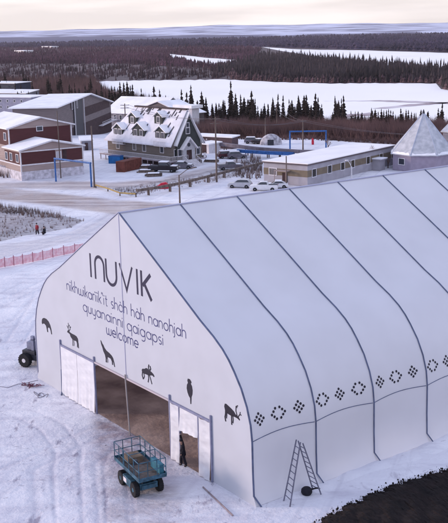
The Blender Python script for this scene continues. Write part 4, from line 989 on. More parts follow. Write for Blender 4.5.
# --- brown gabled building with broad snow roof
G1=Bld('lodge_building','wide grey brown lodge with dark windows and one big snowy gable roof','building',(57,138.5),(112,131))
gl=G1.L; ze=G1.front(55,108)[1]; ax_,zr1=G1.front(88.8,94.3); zeR=G1.front(111,102)[1]; AP=ax_/gl; GD=13
print('lodge',gl,ze,zr1)
b=MB(); b.prism([(0,0,0),(gl,0,0),(gl,0,zeR),(gl*AP,0,zr1),(0,0,ze)],(0,GD,0)); b.build('wall',mat('lodge_brown',(0.17,0.14,0.145),.85,.15,1,stretch=(.3,.3,5)),G1.root)
b=MB(); SLL=(zr1-ze)/(gl*AP); SLR=(zr1-zeR)/(gl*(1-AP)); b.prism([(-1,-1,ze-SLL+.02),(gl*AP,-1,zr1+.02),(gl*AP,-1,zr1+.4),(-1,-1,ze-SLL+.4)],(0,GD+2,0)); b.prism([(gl*AP,-1,zr1+.02),(gl+1,-1,zeR-SLR+.02),(gl+1,-1,zeR-SLR+.4),(gl*AP,-1,zr1+.4)],(0,GD+2,0)); b.build('roof',rsnow,G1.root)
G1.box('dark_front',darkw,.1,gl-.1,-.04,0,0,ze*.48)
G1.box('dark_front',darkw,gl*.45,gl*.97,-.05,-.0,ze*.62,ze*.82)
G1.box('stair_tower',darkst,gl*.27,gl*.42,-.3,-.05,0,ze+SLL*gl*.27-.1)
for fx in (.27,.43): G1.box('column',white,gl*fx-.12,gl*fx+.12,-.7,-.4,0,ze+SLL*gl*.27-.1)
for px,py in ((72,105.5),(77,104.3)): G1.winf(px,py,1.1,2.2,y=-.3)
b=MB(); b.box(gl*.72,gl*1.02,-1.4,-.06,4.0,4.25); railing(b,(gl*.72,-1.4,0),(gl*1.02,-1.4,0),1.1,14,4.25); b.build('balcony',white,G1.root)
# left side wall with porch
G1.box('side_porch',darkw,-.06,0,.5,GD-1,1.0,3.0)
for i in range(3): G1.winsl(2.2+i*4,ze*.68,1.5,1.5,0,-1)
b=MB(); b.box(-1.6,-.07,.5,GD-.5,ze*.42,ze*.42+.2); railing(b,(-1.6,.5,0),(-1.6,GD-.5,0),1.1,14,ze*.42+.2); b.build('balcony',white,G1.root)
# --- lodge behind hotel (two snowy roofs)
G2=Bld('rear_lodge','long pale lodge with broad snow roof standing behind the left part of the hotel','building',(108,126),(150,128))
z2=G2.front(112,112)[1]; z2a=hz(G2.w(6,11,0),97)-G2.z
b=MB(); G2.gaby(-1,24,0,22,0,z2,z2a,greyw,rsnow,ov=1.0)
for i in range(5): G2.winfl(1+i*3,z2-2.0,1.2,1.8,pm=glass)
b=MB(); b.box(-3,6,-1.6,-.03,2.6,2.85); railing(b,(-3,-1.6,0),(6,-1.6,0),1.1,12,2.85); b.build('balcony',white,G2.root)
G3=Bld('rear_wing','grey gabled wing with white cornice just above the hotel roof','building',(136,127),(196,131))
z3=G3.front(150,109)[1]; z3a=G3.front(158,101.5)[1]; g3=G3.L
G3.gabx(0,g3*.82,0,10,0,z3-1,z3a,mat('grey_brown_wall',(0.13,0.11,0.115),.85,.1,1),rsnow,ov=.7)
G3.box('tower',white,g3*.80,g3*.93,.5,4,0,G3.front(183,108)[1]); G3.box('tower_roof',rsnow,g3*.66,g3*.96,-.6,5,G3.front(183,108)[1],G3.front(183,105)[1])
# --- small sheds
def shed(nm,label,A,B,dep,top,wm,slope=.6,rm=rsnow):
    q=Bld(nm,label,'shed' if 'shed' in nm else 'building',A,B); zt=q.front(*top)[1]; b=MB()
    b.prism([(0,0,0),(0,0,zt-slope),(0,dep,zt),(0,dep,0)],(q.L,0,0)); b.build('wall',wm,q.root)
    b=MB(); b.prism([(-.4,-.4,zt-slope-.02),(-.4,dep+.4,zt+.02),(-.4,dep+.4,zt+.3),(-.4,-.4,zt-slope+.28)],(q.L+.8,0,0)); b.build('roof',rm,q.root); return q,zt
q,zt=shed('grey_shed','small grey plank shed with flat snowy roof right of the maroon house',(82,150.5),(92.5,150),4,(86,138.5),greyw)
q.box('door',darkw,q.L*.3,q.L*.6,-.05,0,0,2.0)
q,zt=shed('pale_grey_building','pale grey two storey building with flat snow roof at the left frame edge',(-14,117),(32,118),12,(20,97),mat('lav_wall',(0.24,0.24,0.32),.8,.12,.5),.2)
for fx in (.35,.5,.65,.8): q.winfl(q.L*fx,zt-1.8,.9,.9); q.winfl(q.L*fx,zt-4.6,.9,.9)
q,zt=shed('cream_roof_building','low building with cream coloured snow roof behind the pale grey building',(-16,109),(27,110),10,(10,91),greyw,1.2)
q.box('window_row',glass,1,q.L-1,-.05,0,zt-2.6,zt-1.9)
q,zt=shed('flat_roof_building','furthest dark building with flat white snow roof at the left frame edge',(-16,103),(16,104),12,(8,83),mat('dark_blue_wall',(0.05,0.05,0.08),.8,.15,1),.3)
q.box('window_row',glass,1,q.L-1,-.05,0,zt-2.4,zt-1.6)
q,zt=shed('white_garage','small white garage right of the hotel steps',(199.5,152.5),(209,153.5),4,(204,143.5),white,.2)
q.box('door',darkw,q.L*.25,q.L*.75,-.05,0,0,2.2)
q,zt=shed('covered_walk','long low snow covered walkway roof behind the right end of the hotel',(196,147),(232,149),3,(210,136),mat('dark_walk',(0.09,0.06,0.07),.9,.2,1),.2)
q.box('post_row',white,q.L*.3,q.L*.32,-.1,0,0,2.4)

# --- far buildings across the plain (tiny)
for i,(A,B,t,lab) in enumerate([((15,53),(24,53.2),50.3,'white far building on the plain left of the snow patch'),((42,47.8),(52,48),46.2,'long pale far building on the wooded plain')]):
    q=Bld('far_building',lab,'building',A,B); q.box('wall',white,0,q.L,0,20,0,hz(q.O,t)-q.z-2); q.box('roof',rsnow,-1,q.L+1,-1,21,hz(q.O,t)-q.z-2,hz(q.O,t)-q.z)

# ---------------------------------------------------------------- utilidors, gateways
def utilidor(name,label,pts,zt,th,wd,m,step=6,post=True):
    u=thing(name,label,'utility duct'); P=[Vector(at(*q)) for q in pts]; b=MB(); pb=[]
    for a,c in zip(P,P[1:]):
        d=(c-a); d.z=0; l=d.length; d.normalize(); n=Vector((-d.y,d.x,0))*wd/2; ex=d*.02
        z0,z1=a.z+zt,c.z+zt
        A0,C0=Vector((a.x,a.y,z0))-ex,Vector((c.x,c.y,z1))+ex
        b.add([A0-n,C0-n,C0+n,A0+n,A0-n+Vector((0,0,th)),C0-n+Vector((0,0,th)),C0+n+Vector((0,0,th)),A0+n+Vector((0,0,th))],[(3,2,1,0),(4,5,6,7),(0,1,5,4),(1,2,6,5),(2,3,7,6),(3,0,4,7)])
        k=max(1,int(l/step))
        for i in range(k):
            q=a.lerp(c,(i+.5)/k)
            for sg in (-.7,.7): pb.append((q+n*sg,q+n*sg+Vector((0,0,zt))))
    b.build('duct',m,u)
    if post:
        for p0,p1 in pb: b=MB(); b.tube(p0-Vector((0,0,.1)),p1,.14,n=6); b.build('pile',wood,u)
    return u
dg=mat('duct_grey',(0.17,0.145,0.17),.8,.2,.6)
u=utilidor('utilidor','grey elevated utility duct on piles running behind the parked cars',[(192,147),(215,151),(236,154),(258,157),(300,160),(345,161)],1.6,.8,1.0,dg)
utilidor('utilidor','bright blue section of raised duct between the cars and the long building',[(238,156.8),(266,158.8),(294,160)],1.1,.75,.9,blue,8)
utilidor('utilidor','brown wooden utility duct on posts beside the parking lot',[(137,197),(160,193.5),(180,189.5),(200,184.5),(232,176),(262,168.5)],1.0,.45,.5,wood,5)
yel=mat('yellow_rail',(0.35,0.25,0.10),.8,.25,2)
b=MB(); P=[Vector(at(*q)) for q in ((96,188),(108,191.5),(120,196),(136,197))]
yr=thing('guard_rail','faded yellow low guard rail at the road bend below the wooden pole','guard rail')
for a,c in zip(P,P[1:]): b.tube(a+Vector((0,0,.6)),c+Vector((0,0,.6)),.16,n=6)
b.build('rail',yel,yr)
for a in P: b=MB(); b.tube(a,a+Vector((0,0,.75)),.12); b.build('post',wood,yr)
def gateway(label,A,B,ta,th=.35):
    g=thing('pipe_gateway',label,'pipe gateway'); a,c=Vector(at(*A)),Vector(at(*B)); z=hz(a,ta)
    c2=Vector((c.x,c.y,z)); a2=Vector((a.x,a.y,z)); 
    for p0,p1 in ((a,a2),(c,c2)): b=MB(); b.tube(p0,p1,th,n=8); b.build('post',blue,g)
    b=MB(); b.tube(a2-(c2-a2).normalized()*th,c2+(c2-a2).normalized()*th,th,n=8); b.build('crossbar',blue,g); return g
gateway('blue pipe gateway standing over the road in front of the maroon house',(56,181.5),(91.5,187),158.5,.19)
gateway('blue pipe gateway on the snow beside the river wood',(290,149),(326,148.5),131.5,.2)

# ---------------------------------------------------------------- poles and wires
def pole(label,base,top,cross=True,r=.17,m=wood,arms=(0,)):
    a=Vector(at(*base)); z=hz(a,top); p=thing('utility_pole',label,'pole',a); b=MB(); b.tube((0,0,-.2),(0,0,z-a.z),r,r*.7,8); b.build('shaft',m,p)
    if cross:
        d=Vector((.59,.81,0))
        for q in arms: b=MB(); zz=z-a.z-.4-q; b.tube(d*-1.1+Vector((0,0,zz)),d*1.1+Vector((0,0,zz)),.08,n=4); b.build('crossarm',m,p)
    return Vector((a.x,a.y,z))
p1=pole('leaning dark wooden utility pole beside the blue gateway at the road',(94.5,187.5),126,False,.2)
p2=pole('tall wooden pole standing in front of the maroon house',(61,178),111,False,.14)
p3=pole('tall utility pole with crossarm right of the hotel',(216.8,182),117,True,.2,arms=(0,.9))
p4=pole('utility pole with double crossarm in front of the hotel facade',(127,156),103.5,True,.17,arms=(0,.7))
p5=pole('thin utility pole left of the snowy dome tent',(265.5,142),118,False,.16)
p6=pole('utility pole with crossarm behind the blue gateway by the river wood',(303,150),119.5,True,.2)
p7=pole('thin pole rising among the trees above the blue gateway',(277,134),104,True,.14)
p8=pole('short grey pole in front of the long building entrance',(286.5,188),156,False,.15)
p9=pole('bare pole in the brown wood behind the pale grey building',(41,110),83,False,.14)
b=MB()
def wire(b,a,c,s=1.0):
    pts=[a.lerp(c,i/14)-Vector((0,0,4*s*(i/14)*(1-i/14))) for i in range(15)]; b.path(pts,.035,4)
wd_=thing('power_line','sagging overhead power lines strung between the utility poles','power line')
far_r=Vector(at(470,160)); far_r.z=hz(far_r,134); far_l=Vector(at(-60,150)); far_l.z=hz(far_l,95)
for of in (-.9,.9):
    o_=Vector((.59*of,.81*of,-.3))
    for a,c in ((p4,p3),(p3,p6),(p6,far_r),(p7,p6)):
        b=MB(); wire(b,a+o_,c+o_,1.2); b.build('wire',mat('wire',(0.10,0.09,0.11),.7),wd_)
def lamp(label,base,top,dirx,ln,m=steel):
    a=Vector(at(*base)); z=hz(a,top)-a.z; p=thing('street_lamp',label,'street lamp',a); b=MB(); b.tube((0,0,-.2),(0,0,z),.17,.11,8); b.build('shaft',m,p)
    d=Vector((dirx[0],dirx[1],0)).normalized(); b=MB(); b.path([Vector((0,0,z-.1)),d*ln*.5+Vector((0,0,z+.9)),d*ln+Vector((0,0,z+1.3))],.06); b.build('arm',m,p)
    b=MB(); q=d*ln+Vector((0,0,z+1.3)); b.box(q.x-.2,q.x+.2,q.y-.35,q.y+.35,q.z-.1,q.z+.06); b.build('lamp_head',m,p,bevel=.03)
lamp('street lamp with long curved arm just behind the tent ridge',(180,205),175,(.9,1.3),2.8,wood)
lamp('slim street lamp with short arm in front of the long building windows',(351.5,181),166.5,(-.59,-.81),1.0,white)

# ---------------------------------------------------------------- vehicles
def car(label,px,py,rz,paint,kind='suv',snow=False,group=None,scale=1.0):
    p=thing('parked_'+('pickup' if kind=='pickup' else 'car'),label,'pickup truck' if kind=='pickup' else 'car',at(px,py),rz,group); p.scale=(scale,)*3
    hw=.92
    if kind=='suv': L_=4.6; low=[(-2.3,.35),(2.3,.35),(2.32,.75),(2.15,.98),(1.15,1.08),(-2.25,1.10),(-2.32,.8)]; cab=[(-2.22,1.08),(1.1,1.08),(.45,1.66),(-.2,1.74),(-1.75,1.70)]
    elif kind=='pickup': L_=5.4; low=[(-2.7,.42),(2.7,.42),(2.72,.85),(2.6,1.08),(1.35,1.16),(-2.7,1.16)]; cab=[(-.85,1.14),(1.3,1.14),(.75,1.72),(.35,1.80),(-.7,1.78)]
    else: L_=4.5; low=[(-2.25,.32),(2.25,.32),(2.28,.65),(2.1,.86),(1.0,.96),(-1.9,.98),(-2.27,.8)]; cab=[(-1.75,.96),(1.0,.96),(.3,1.42),(-.9,1.44)]
    b=MB(); n=len(low); vs=[(x,-hw,z) for x,z in low]+[(x,hw,z) for x,z in low]
    b.add(vs,[tuple(range(n)),tuple(range(n,2*n))[::-1]]+[(i,n+i,n+(i+1)%n,(i+1)%n) for i in range(n)])
    n=len(cab); zm=min(z for x,z in cab); zx=max(z for x,z in cab); ins=lambda z: hw-.03-.18*(z-zm)/(zx-zm)
    vs=[(x,-ins(z),z) for x,z in cab]+[(x,ins(z),z) for x,z in cab]
    b.add(vs,[tuple(range(n)),tuple(range(n,2*n))[::-1]]+[(i,n+i,n+(i+1)%n,(i+1)%n) for i in range(n)])
    b.build('body',paint,p,bevel=.06)
    b=MB(); c=np.mean(cab,0)
    for sg in (-1,1):
        q=[(c[0]+(x-c[0])*.86,c[1]+(z-c[1])*.70+.02) for x,z in cab]; b.prism([(x,sg*(ins(z)+.004),z) for x,z in q],(0,sg*.012,0))
    fx=[v for v in cab][1:3]; a_,d_=fx
    b.add([(a_[0]-.02+.04,-hw*.78,a_[1]+.06),(a_[0]+.02,hw*.78,a_[1]+.06),(d_[0]+.10,hw*.68,d_[1]-.02),(d_[0]+.10,-hw*.68,d_[1]-.02)],[(0,1,2,3)])
    b.build('window',glass,p)
    for sx in (-1,1):
        for sy in (-1,1): wheel(p,(sx*L_*.31,sy*(hw-.08),.35),.36,.24,steel,'y')
    for sy in (-1,1):
        b=MB(); b.box(low[2][0]-.05,low[2][0]+.03,sy*.68-.16,sy*.68+.16,low[2][1]-.08,low[2][1]+.08); b.build('headlight',white,p)
        b=MB(); b.box(low[-1][0]-.03,low[-1][0]+.05,sy*.72-.1,sy*.72+.1,low[-1][1]-.12,low[-1][1]+.1); b.build('tail_light',jred,p)
    if kind=='pickup': b=MB(); b.box(-2.6,-.95,-.78,.78,1.1,1.19); b.build('bed_liner',darkst,p)
    if snow:
        b=MB(); q=[v for v in cab[2:]]; x0,x1=min(v[0] for v in q)-.05,max(v[0] for v in q)+.1; b.box(x0,x1,-hw*.75,hw*.75,zx-.04,zx+.14); b.box(cab[1][0]+.1,low[2][0]-.3,-hw*.8,hw*.8,low[3][1]+.0,low[3][1]+.16); b.build('snow_cover',snowm,p,bevel=.05)
    return p
base=math.atan2(RT[1],RT[0])
wp=mat('white_paint',(0.66,0.66,0.70),.35,.05,2); sp_=mat('silver_paint',(0.42,0.43,0.48),.3,.05,2,metal=.4); bp_=mat('black_paint',(0.018,0.015,0.022),.3,.1,2); gp=mat('grey_paint',(0.14,0.13,0.16),.35,.1,2); rp=mat('dark_red_paint',(0.07,0.02,0.03),.4,.1,2)
car('silver SUV with dark windows parked on the snow lot behind the tent ridge',240,187.8,base+R(168),sp_,'suv')
car('white pickup parked between the silver SUV and the long building',264,190.5,base+R(172),wp,'pickup')
car('white car mostly covered in snow in front of the long building door',277,188,base+R(175),wp,'sedan',True)
car('black pickup with snowy roof parked in front of the hotel deck',164,172,base+R(-14),bp_,'pickup',True,scale=1.25)
car('snow covered white car parked beside the hotel steps',182.5,168.5,base+R(-10),gp,'sedan',True,scale=1.1)
car('dark red SUV parked under the grey duct beside the blue section',227,158,base+R(15),rp,'suv',True)
car('dark snow dusted SUV left of the dark pickup behind the duct',237,158.5,base+R(10),gp,'suv',True)
car('grey pickup parked behind the brown wooden duct posts',230,169.5,base+R(12),gp,'pickup',True)
car('dark snow covered car left of the dome tent',253,143.5,base+R(-10),gp,'suv',True)
car('black sedan with snow on its roof just left of the dome tent',260,144,base+R(-35),bp_,'sedan',True)
# snowy dome tent
P=at(271,144.5); dt=thing('dome_tent','grey dome shelter with pale snow dusting beyond the raised duct','shelter',P,base)
b=MB()
for j in range(7):
    t=j/6*math.pi/2; [b.v.append((3.0*math.cos(t)*math.cos(2*math.pi*i/14),2.2*math.cos(t)*math.sin(2*math.pi*i/14),2.9*math.sin(t))) for i in range(14)]
for j in range(6):
    for i in range(14): b.f.append((j*14+i,j*14+(i+1)%14,(j+1)*14+(i+1)%14,(j+1)*14+i))
b.build('cover',mat('dome_grey',(0.20,0.19,0.22),.8,.0,1.0,.6,2,col2=(0.55,.53,.58)),dt)
b=MB(); b.box(-1,.6,-2.3,-1.6,0,1.5); b.build('doorway',darkst,dt)

# ---------------------------------------------------------------- containers and yard objects
def bx(name,label,cat,A,B,dep,ht,m,lid=None):
    q=Bld(name,label,cat,A,B); o=q.box('body',m,0,q.L,0,dep,0,ht,bevel=.05)
    b=MB(); k=max(4,int(q.L/.6))
    for i in range(k): b.box(i*q.L/k+.1,i*q.L/k+.28,-.06,0,.1,ht-.1)
    b.build('ribs',m,q.root)
    if lid: q.box('lid_snow',lid,-.05,q.L+.05,-.05,dep+.05,ht,ht+.12)
    return q
bx('rust_container','long rust brown steel container on the snow in front of the hotel','container',(124.5,172.5),(142,168),2.2,2.4,rust)
bx('blue_dumpster','bright blue dumpster with dark lid on the snow left of the hotel pole','dumpster',(108.5,163.5),(120,163.8),2.0,1.7,mat('dumpster_blue',(0.015,0.14,0.38),.5,.15,1),mat('lid_blue',(0.02,0.08,0.25),.5))
P=at(163.5,188.5); b=MB(); b.prism([(-1.0,-.5,0),(1.0,-.5,0),(1.1,-.5,.7),(.5,-.5,1.25),(-.4,-.5,1.1),(-1.1,-.5,.6)],(0,1.0,0)); b.box(-1.3,-.9,-.2,.2,.3,.6)
rs=b.build('red_sled',mat('signal_red',(0.50,0.02,0.05),.6,.15,2),None,bevel=.08); rs.location=P; rs.rotation_euler=(0,0,base); tag(rs,'bright red covered sled standing among the dry twigs by the wooden duct','sled')
b=MB(); b.tube((-1.3,0,.45),(-2.0,0,.7),.05); b.build('drawbar',darkst,rs)
P=at(312.8,144.5); b=MB(); b.prism([(-.3,-.2,0),(.3,-.2,0),(.32,-.2,.8),(.12,-.2,1.7),(-.22,-.2,1.7),(-.32,-.2,.8)],(0,.4,0)); rs=b.build('red_marker',mat('signal_red',(0.50,0.02,0.05),.6),None,bevel=.05); rs.location=P; rs.rotation_euler=(0,0,base); tag(rs,'upright red marker drum on the snow below the blue pipe gateway','marker')
# timber and scrap under snow
rr=random.Random(9)
for i,(px,py,lab) in enumerate([(147,168,'snow covered stack of boards right of the rust container'),(154,176,'low snowy lumber pile in front of the black pickup'),(146,172.5,'short pile of snowy planks at the end of the rust container'),(212,162,'snowed over junk pile left of the dark red SUV'),(199,157.5,'small dark snowy barrel pile by the white garage')]):
    P=at(px,py); t=thing('lumber_pile',lab,'lumber pile',P,base+rr.uniform(-.3,.3)); b=MB()
    for k in range(7): a=rr.uniform(-.4,.4); b.box(-1.6+a,1.6+a,-.9+k*.26,-.9+k*.26+.2,.02+.06*(k%3),.35+.12*(k%3))
    b.build('boards',wood,t); b=MB(); b.box(-1.3,1.2,-.8,.7,.60,.76); b.build('snow_cover',snowm,t,bevel=.07)

# ---------------------------------------------------------------- vegetation
def spruce_mesh(seed,n=32,fat=.13):
    rr=random.Random(seed); b=MB(); gaps=[rr.uniform(.25,.9) for _ in range(3)]
    for j in range(n):
        t=j/n; z=.10+.90*t; rad=fat*(1-t)**.85*(1+.25*math.sin(j*1.7+seed))+.012
        if any(abs(t-g)<.02 for g in gaps): rad*=.35
        k=12 if t<.7 else 7; a0=rr.random()*6
        for i in range(k):
            if rr.random()<.12: continue
            a=a0+2*math.pi*i/k+rr.uniform(-.3,.3); r=rad*rr.uniform(.55,1.25); dz=-r*rr.uniform(.15,.6); wd=r*.42+.008
            c,s=math.cos(a),math.sin(a); th=.028
            tip=(c*r,s*r,z+dz); L_=(c*r*.45-s*wd,s*r*.45+c*wd,z+dz*.35-.008); R_=(c*r*.45+s*wd,s*r*.45-c*wd,z+dz*.35-.008)
            b.add([(0,0,z+.02),L_,tip,R_,(c*r*.5,s*r*.5,z+dz*.5-th)],[(0,1,2),(0,2,3),(1,4,2),(2,4,3)])
    b.add([(0.006,0,.97),(-.003,.005,.97),(-.003,-.005,.97),(0,0,1.04)],[(0,1,3),(1,2,3),(2,0,3)])
    return b
protos=[]
for sd_,ft in ((1,.155),(2,.18),(3,.125),(4,.20),(5,.165),(6,.14)):
    b=spruce_mesh(sd_,fat=ft); me=bpy.data.meshes.new('crown'); me.from_pydata(b.v,[],b.f); me.materials.append(needles); protos.append(me)
tb=MB(); tb.tube((0,0,-.02),(0,0,.95),.012,.003,6); tme=bpy.data.meshes.new('trunk'); tme.from_pydata(tb.v,[],tb.f); tme.materials.append(bark)
def tree(px,ytop,ybase,label,group,k=[0]):
    a=at(px,ybase); z=hz(a,ytop)-a[2]; k[0]+=1
    t=thing('spruce_tree',label,'tree',a,random.random()*6,group)
    wr=random.uniform(.62,1.2); t.rotation_euler=(random.gauss(0,.025),random.gauss(0,.025),random.random()*6)
    for nm,me in (('crown',protos[k[0]%6]),('trunk',tme)):
        o=bpy.data.objects.new(nm,me); COL.objects.link(o); o.parent=t; wsc=z*wr; o.scale=(wsc,wsc,z)
    return t
shore=[(202.5,91,0),(207,97,0),(212.5,103,0),(219.5,103,0),(226,100,0),(231.5,80.5,1),(236,93,0),(241.5,94,0),(244,97,0),(251.5,90.5,0),(249,99,0),(254,99,0),
(265,103,0),(268,104,0),(274,97,0),(277.5,93.5,0),(283,95,0),(290,99,0),(294,100,0),(299.5,95,0),(304.5,95,0),(307.5,94.5,0),(315,93,0),(318,97,0),(323,115,0),(335,95.5,0),(338.5,100,0),(341.5,98,0),(344.5,95,0),(352.5,114,0),
(365,115,0),(371.5,107.5,0),(375,109,0),(384,114,0),(387,115,0),(390.5,110,0),(397,117,0),(403,112,0),(406,109,0),(441,103,2),(438,108,2),
(155,86,0),(162,89,0),(166,95,0),(174.5,97,0),(179,99,0),(182,89,0),(186.5,92,0),(191.5,84.5,3),(194,93,0),(198,100,0)]
for x,yt,f in shore:
    yb=118+ (x-150)*.035
    if x>350: yb=128
    lab={0:'dark narrow spruce in the row along the near river shore',1:'tallest dark spruce on the near river shore, right of the hotel',2:'dark spruce standing alone at the shore behind the pyramid roof',3:'tall dark spruce rising just right of the hotel tower'}[f]
    tree(x,yt,yb+random.uniform(-1.5,3),lab,'spruces along the near river shore' if f in(0,2) else None)
for i in range(58):
    x=random.choice([random.gauss(c,4) for c in (206,222,240,252,272,292,303,317,338)]); tree(x,random.uniform(98,108),random.uniform(121,126),'dark narrow spruce in the row along the near river shore','spruces along the near river shore')
for i in range(26):
    tree(random.choice([random.gauss(c,5) for c in (362,374,388,400,412)]),random.uniform(108,116),random.uniform(128,132),'dark narrow spruce in the row along the near river shore','spruces along the near river shore')
for i in range(80):   # shorter spruces between them
    x=random.uniform(196,432); tree(x,random.uniform(104,116)+(6 if x>350 else 0),124+random.uniform(0,6)+(4 if x>350 else 0),'dark narrow spruce in the row along the near river shore','spruces along the near river shore')
for x,yt in [(102,84),(104,90),(107,90),(110,88),(113,84),(115.5,86),(118,88),(121,80),(125,82),(129,80),(131,86),(133,85),(142,88),(145,92),(150,92),(97,88),(99,93),(93,92),(88,90),(84,92),(80,86),(76,90),(73,88)]:
    tree(x,yt+random.uniform(-1,2),108+random.uniform(0,6),'reddish dark spruce behind the snowy lodge roofs at the river bend','spruces behind the lodges')
for i in range(44):
    x=random.uniform(0,92); y=random.uniform(96,112) ; tree(x,y-random.uniform(16,26),y,'dark spruce in the brown wood behind the buildings on the left','spruces in the left wood')

def blades(name,label,poly,n,h0,h1,m,cat='shrubs',per=9,wdt=.07,spread=.5,dens=None,seed=1):
    rg=np.random.default_rng(seed); P=np.array(poly,float); lo,hi=P.min(0),P.max(0); pts=[]
    while len(pts)<n:
        c=rg.uniform(lo,hi,(n*2,2)); ok=inpoly(c[:,0],c[:,1],P); pts+=[tuple(q) for q in c[ok]]
    pts=np.array(pts[:n]); G=np.array([at(*q) for q in pts]); n_=len(G)
    G=np.repeat(G,per,0); N_=len(G); hh=rg.uniform(h0,h1,N_)*np.repeat(rg.uniform(.6,1.15,n_),per)
    a=rg.uniform(0,2*np.pi,N_); tl=rg.uniform(0,spread,N_)*hh; off=rg.normal(0,.35*spread*hh[:,None]*.6,(N_,2))
    w_=wdt*rg.uniform(.6,1.5,N_); b_=rg.uniform(0,np.pi,N_)
    base_=G.copy(); base_[:,:2]+=off*.5; base_[:,2]-=.1
    v0=base_.copy(); v0[:,0]+=np.cos(b_)*w_; v0[:,1]+=np.sin(b_)*w_; v1=base_.copy(); v1[:,0]-=np.cos(b_)*w_; v1[:,1]-=np.sin(b_)*w_
    v3=base_.copy(); v3[:,0]+=-np.sin(b_)*w_; v3[:,1]+=np.cos(b_)*w_
    v2=base_.copy(); v2[:,0]+=np.cos(a)*tl; v2[:,1]+=np.sin(a)*tl; v2[:,2]+=hh
    V=np.stack([v0,v1,v3,v2],1).reshape(-1,3); i=np.arange(N_)*4; Fc=np.concatenate([np.stack([i,i+1,i+3],1),np.stack([i+1,i+2,i+3],1),np.stack([i+2,i,i+3],1)])
    o=npmesh(name,V,Fc,m); tag(o,label,cat,kind='stuff'); return o
blades('willow_thicket','leafless red brown willow thicket covering the river bank behind the buildings',[(188,122),(300,124),(350,127),(448,130),(520,134),(520,160),(448,150),(410,140),(330,138),(300,137),(250,137),(205,135),(190,130)],8500,1.6,4.6,twig,per=16,wdt=.075,spread=.6,seed=2)
blades('willow_thicket','low bare willow fringe along the snowy foot of the river wood',[(188,130),(300,133),(350,131),(448,140),(520,145),(520,166),(448,156),(410,146),(330,141),(300,140),(250,140),(205,138),(188,134)],2600,.5,1.8,twig,per=14,wdt=.04,spread=.7,seed=12)
blades('willow_thicket','leafless brown wood and scrub behind the lodges on the left',[(-20,82),(94,82),(110,97),(150,106),(190,116),(190,122),(160,112),(110,112),(35,116),(-20,112)],6000,3.0,7.5,twig,per=14,wdt=.10,spread=.3,seed=3)
blades('roadside_brush','thin bare willow twigs on the snowy verge left of the tent',VERGE,420,.3,.9,twig2,per=10,wdt=.02,seed=4)
blades('roadside_brush','denser bare brown bushes along the top of the snowy verge',[(-20,206),(5,206),(35,211),(60,216),(66,220),(30,217),(0,213),(-20,212)],200,.5,1.5,twig2,per=12,wdt=.02,seed=5)
blades('roadside_brush','dry reddish twigs along the wooden duct beside the parking lot',[(112,190),(150,185),(200,177),(262,160),(262,172),(200,184),(160,191),(135,196)],420,.3,1.0,twig2,per=9,wdt=.018,seed=6)
blades('roadside_brush','reddish bushes under the grey duct and blue section',[(236,160),(262,158),(262,180),(236,178)],120,.8,2.2,twig2,per=12,wdt=.03,seed=7)
blades('roadside_brush','brown bushes beside the side wall of the maroon house',[(-4,163),(14,164),(20,178),(-4,178)],110,1.2,2.6,twig2,per=14,wdt=.04,seed=8)
# bare deciduous trees in front of the long building
def bare_tree(px,py,ytop,label,seed):
    a=at(px,py); h=hz(a,ytop)-a[2]; t=thing('bare_tree',label,'tree',a); rr=random.Random(seed)
    b=MB(); b.tube((0,0,-.1),(0,0,h*.55),.13,.07); b.build('trunk',bark,t); b=MB()
    def br(p,d,l,r,k):
        q=p+d*l; b.tube(p,q,r,r*.6,4,False)
        if k==0: return
        for _ in range(3): br(p.lerp(q,rr.uniform(.5,1)),(d+Vector((rr.uniform(-.7,.7),rr.uniform(-.7,.7),rr.uniform(-.1,.5)))).normalized(),l*.62,r*.6,k-1)
    for i in range(7): br(Vector((0,0,h*(.25+.05*i))),Vector((rr.uniform(-.6,.6),rr.uniform(-.6,.6),1)).normalized(),h*.28,.05,3)
    b.build('crown',twig2,t)
bare_tree(371,170,146,'leafless reddish tree in front of the long building, left of its porch',1)
bare_tree(328,150,138,'bare pale bush right of the far blue pipe gateway',2)
bare_tree(388,168,158,'bare dark tree in front of the long building beside the pyramid roof',3)

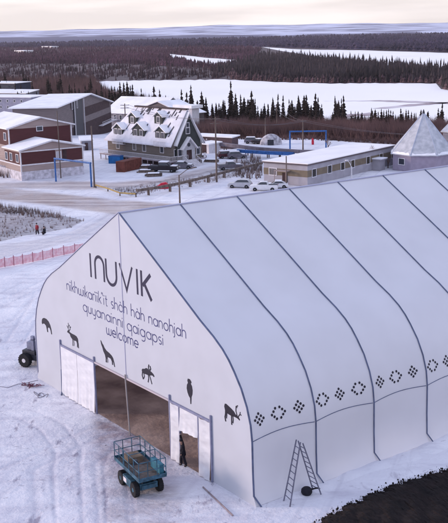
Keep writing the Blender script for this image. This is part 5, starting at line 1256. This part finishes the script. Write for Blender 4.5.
# far forests across the river: countless small conifers, merged
def far_forest(name,label,poly,n,h0,h1,fat=.16,seed=1,m=farneed,clump=None):
    rg=np.random.default_rng(seed); P=np.array(poly,float); lo,hi=P.min(0),P.max(0); pts=[]
    while len(pts)<n:
        c=rg.uniform(lo,hi,(n*2,2)); ok=inpoly(c[:,0],c[:,1],P)
        for r_ in (RIVER,CHAN,CHAN2): ok&=~inpoly(c[:,0],c[:,1],np.array(r_,float))
        if clump: 
            fld=np.sin(c[:,0]*.13+seed)*np.sin(c[:,1]*.9+c[:,0]*.05)+.7*np.sin(c[:,0]*.41+c[:,1]*1.7)+rg.normal(0,.35,len(c)); ok&=fld>clump
        pts+=[tuple(q) for q in c[ok]]
    G=np.array([at(*q) for q in pts[:n]]); n_=len(G); hh=rg.uniform(h0,h1,n_)*np.where(rg.random(n_)<.12,1.45,1.0); r=hh*fat*rg.uniform(.7,1.4,n_)
    V=[];Fc=[];k=5; a0=rg.uniform(0,6,n_); vs=[]
    for lv,(zf,rf) in enumerate(((.08,1),(.55,.55))):
        for i in range(k):
            a=a0+2*np.pi*i/k+lv*.6; jr=rg.uniform(.7,1.3,n_); vs.append(np.stack([G[:,0]+np.cos(a)*r*rf*jr,G[:,1]+np.sin(a)*r*rf*jr,G[:,2]+hh*zf],1))
        vs.append(np.stack([G[:,0]+rg.normal(0,.03,n_)*hh,G[:,1],G[:,2]+hh*(.72 if lv==0 else 1.0)],1))
    V=np.stack(vs,1).reshape(-1,3); q=12; i=np.arange(n_)*q; Fl=[]
    for lv in range(2):
        o=lv*6
        for j in range(k): Fl.append(np.stack([i+o+j,i+o+(j+1)%k,i+o+5],1))
    o=npmesh(name,V,np.concatenate(Fl),m); tag(o,label,'forest',kind='stuff')
far_forest('far_forest','dense dark spruce forest on the island across the river',[(214,72),(240,64),(262,55),(300,57),(374,66),(448,73),(520,78),(520,92),(446,91),(440,83),(400,82.5),(330,83),(270,81.5),(238,79),(228,75)],9500,4.5,8.5,.12,1)
far_forest('far_forest','scattered small dark spruces on the snowy scrub across the river on the left',[(-20,60),(220,66),(235,79),(100,81),(90,83),(-20,84)],2300,1.2,6.5,.15,2,mat('scrub_forest',(0.06,0.038,0.045),.95,.4,.01),.35)
far_forest('far_forest','broad reddish brown forest plain behind the snowy scrub',[(-20,47),(240,47),(262,49),(250,62),(226,70),(200,68),(120,64),(-20,64)],9000,4,6.5,.24,3,mat('brown_forest',(0.078,0.040,0.055),.95,.5,.012))
far_forest('far_forest','distant dark forest belt below the tundra hills',[(-20,38.5),(224,35.5),(470,33),(470,52.5),(370,50),(262,47),(-20,48)],11000,6,9,.6,4,mat('plain_forest',(0.050,0.036,0.062),.95,.4,.006))
far_forest('far_forest','low reddish willow scrub fringing the far shore in front of the island spruces',[(228,74.5),(300,75.5),(374,77),(446,82),(470,84),(470,91),(446,90),(440,83),(400,82.5),(330,83),(270,81.5),(232,79.2)],5000,1.5,4.2,.35,5,mat('shore_scrub',(0.095,0.055,0.062),.95,.4,.03))

# ---------------------------------------------------------------- the cold air over the plain
hm=bpy.data.materials.new('cold_haze'); hm.use_nodes=True; t=hm.node_tree; t.nodes.clear()
vo=N(t,'ShaderNodeVolumePrincipled'); vo.inputs['Color'].default_value=(0.93,0.90,0.99,1); vo.inputs['Density'].default_value=0.000026; vo.inputs['Anisotropy'].default_value=0.2
mo=N(t,'ShaderNodeOutputMaterial'); t.links.new(vo.outputs[0],mo.inputs['Volume'])
b=MB(); b.box(-9400,9400,-9400,9400,-11,230); o=b.build('haze',hm); tag(o,'thin violet winter haze over the river plain','haze',kind='stuff')
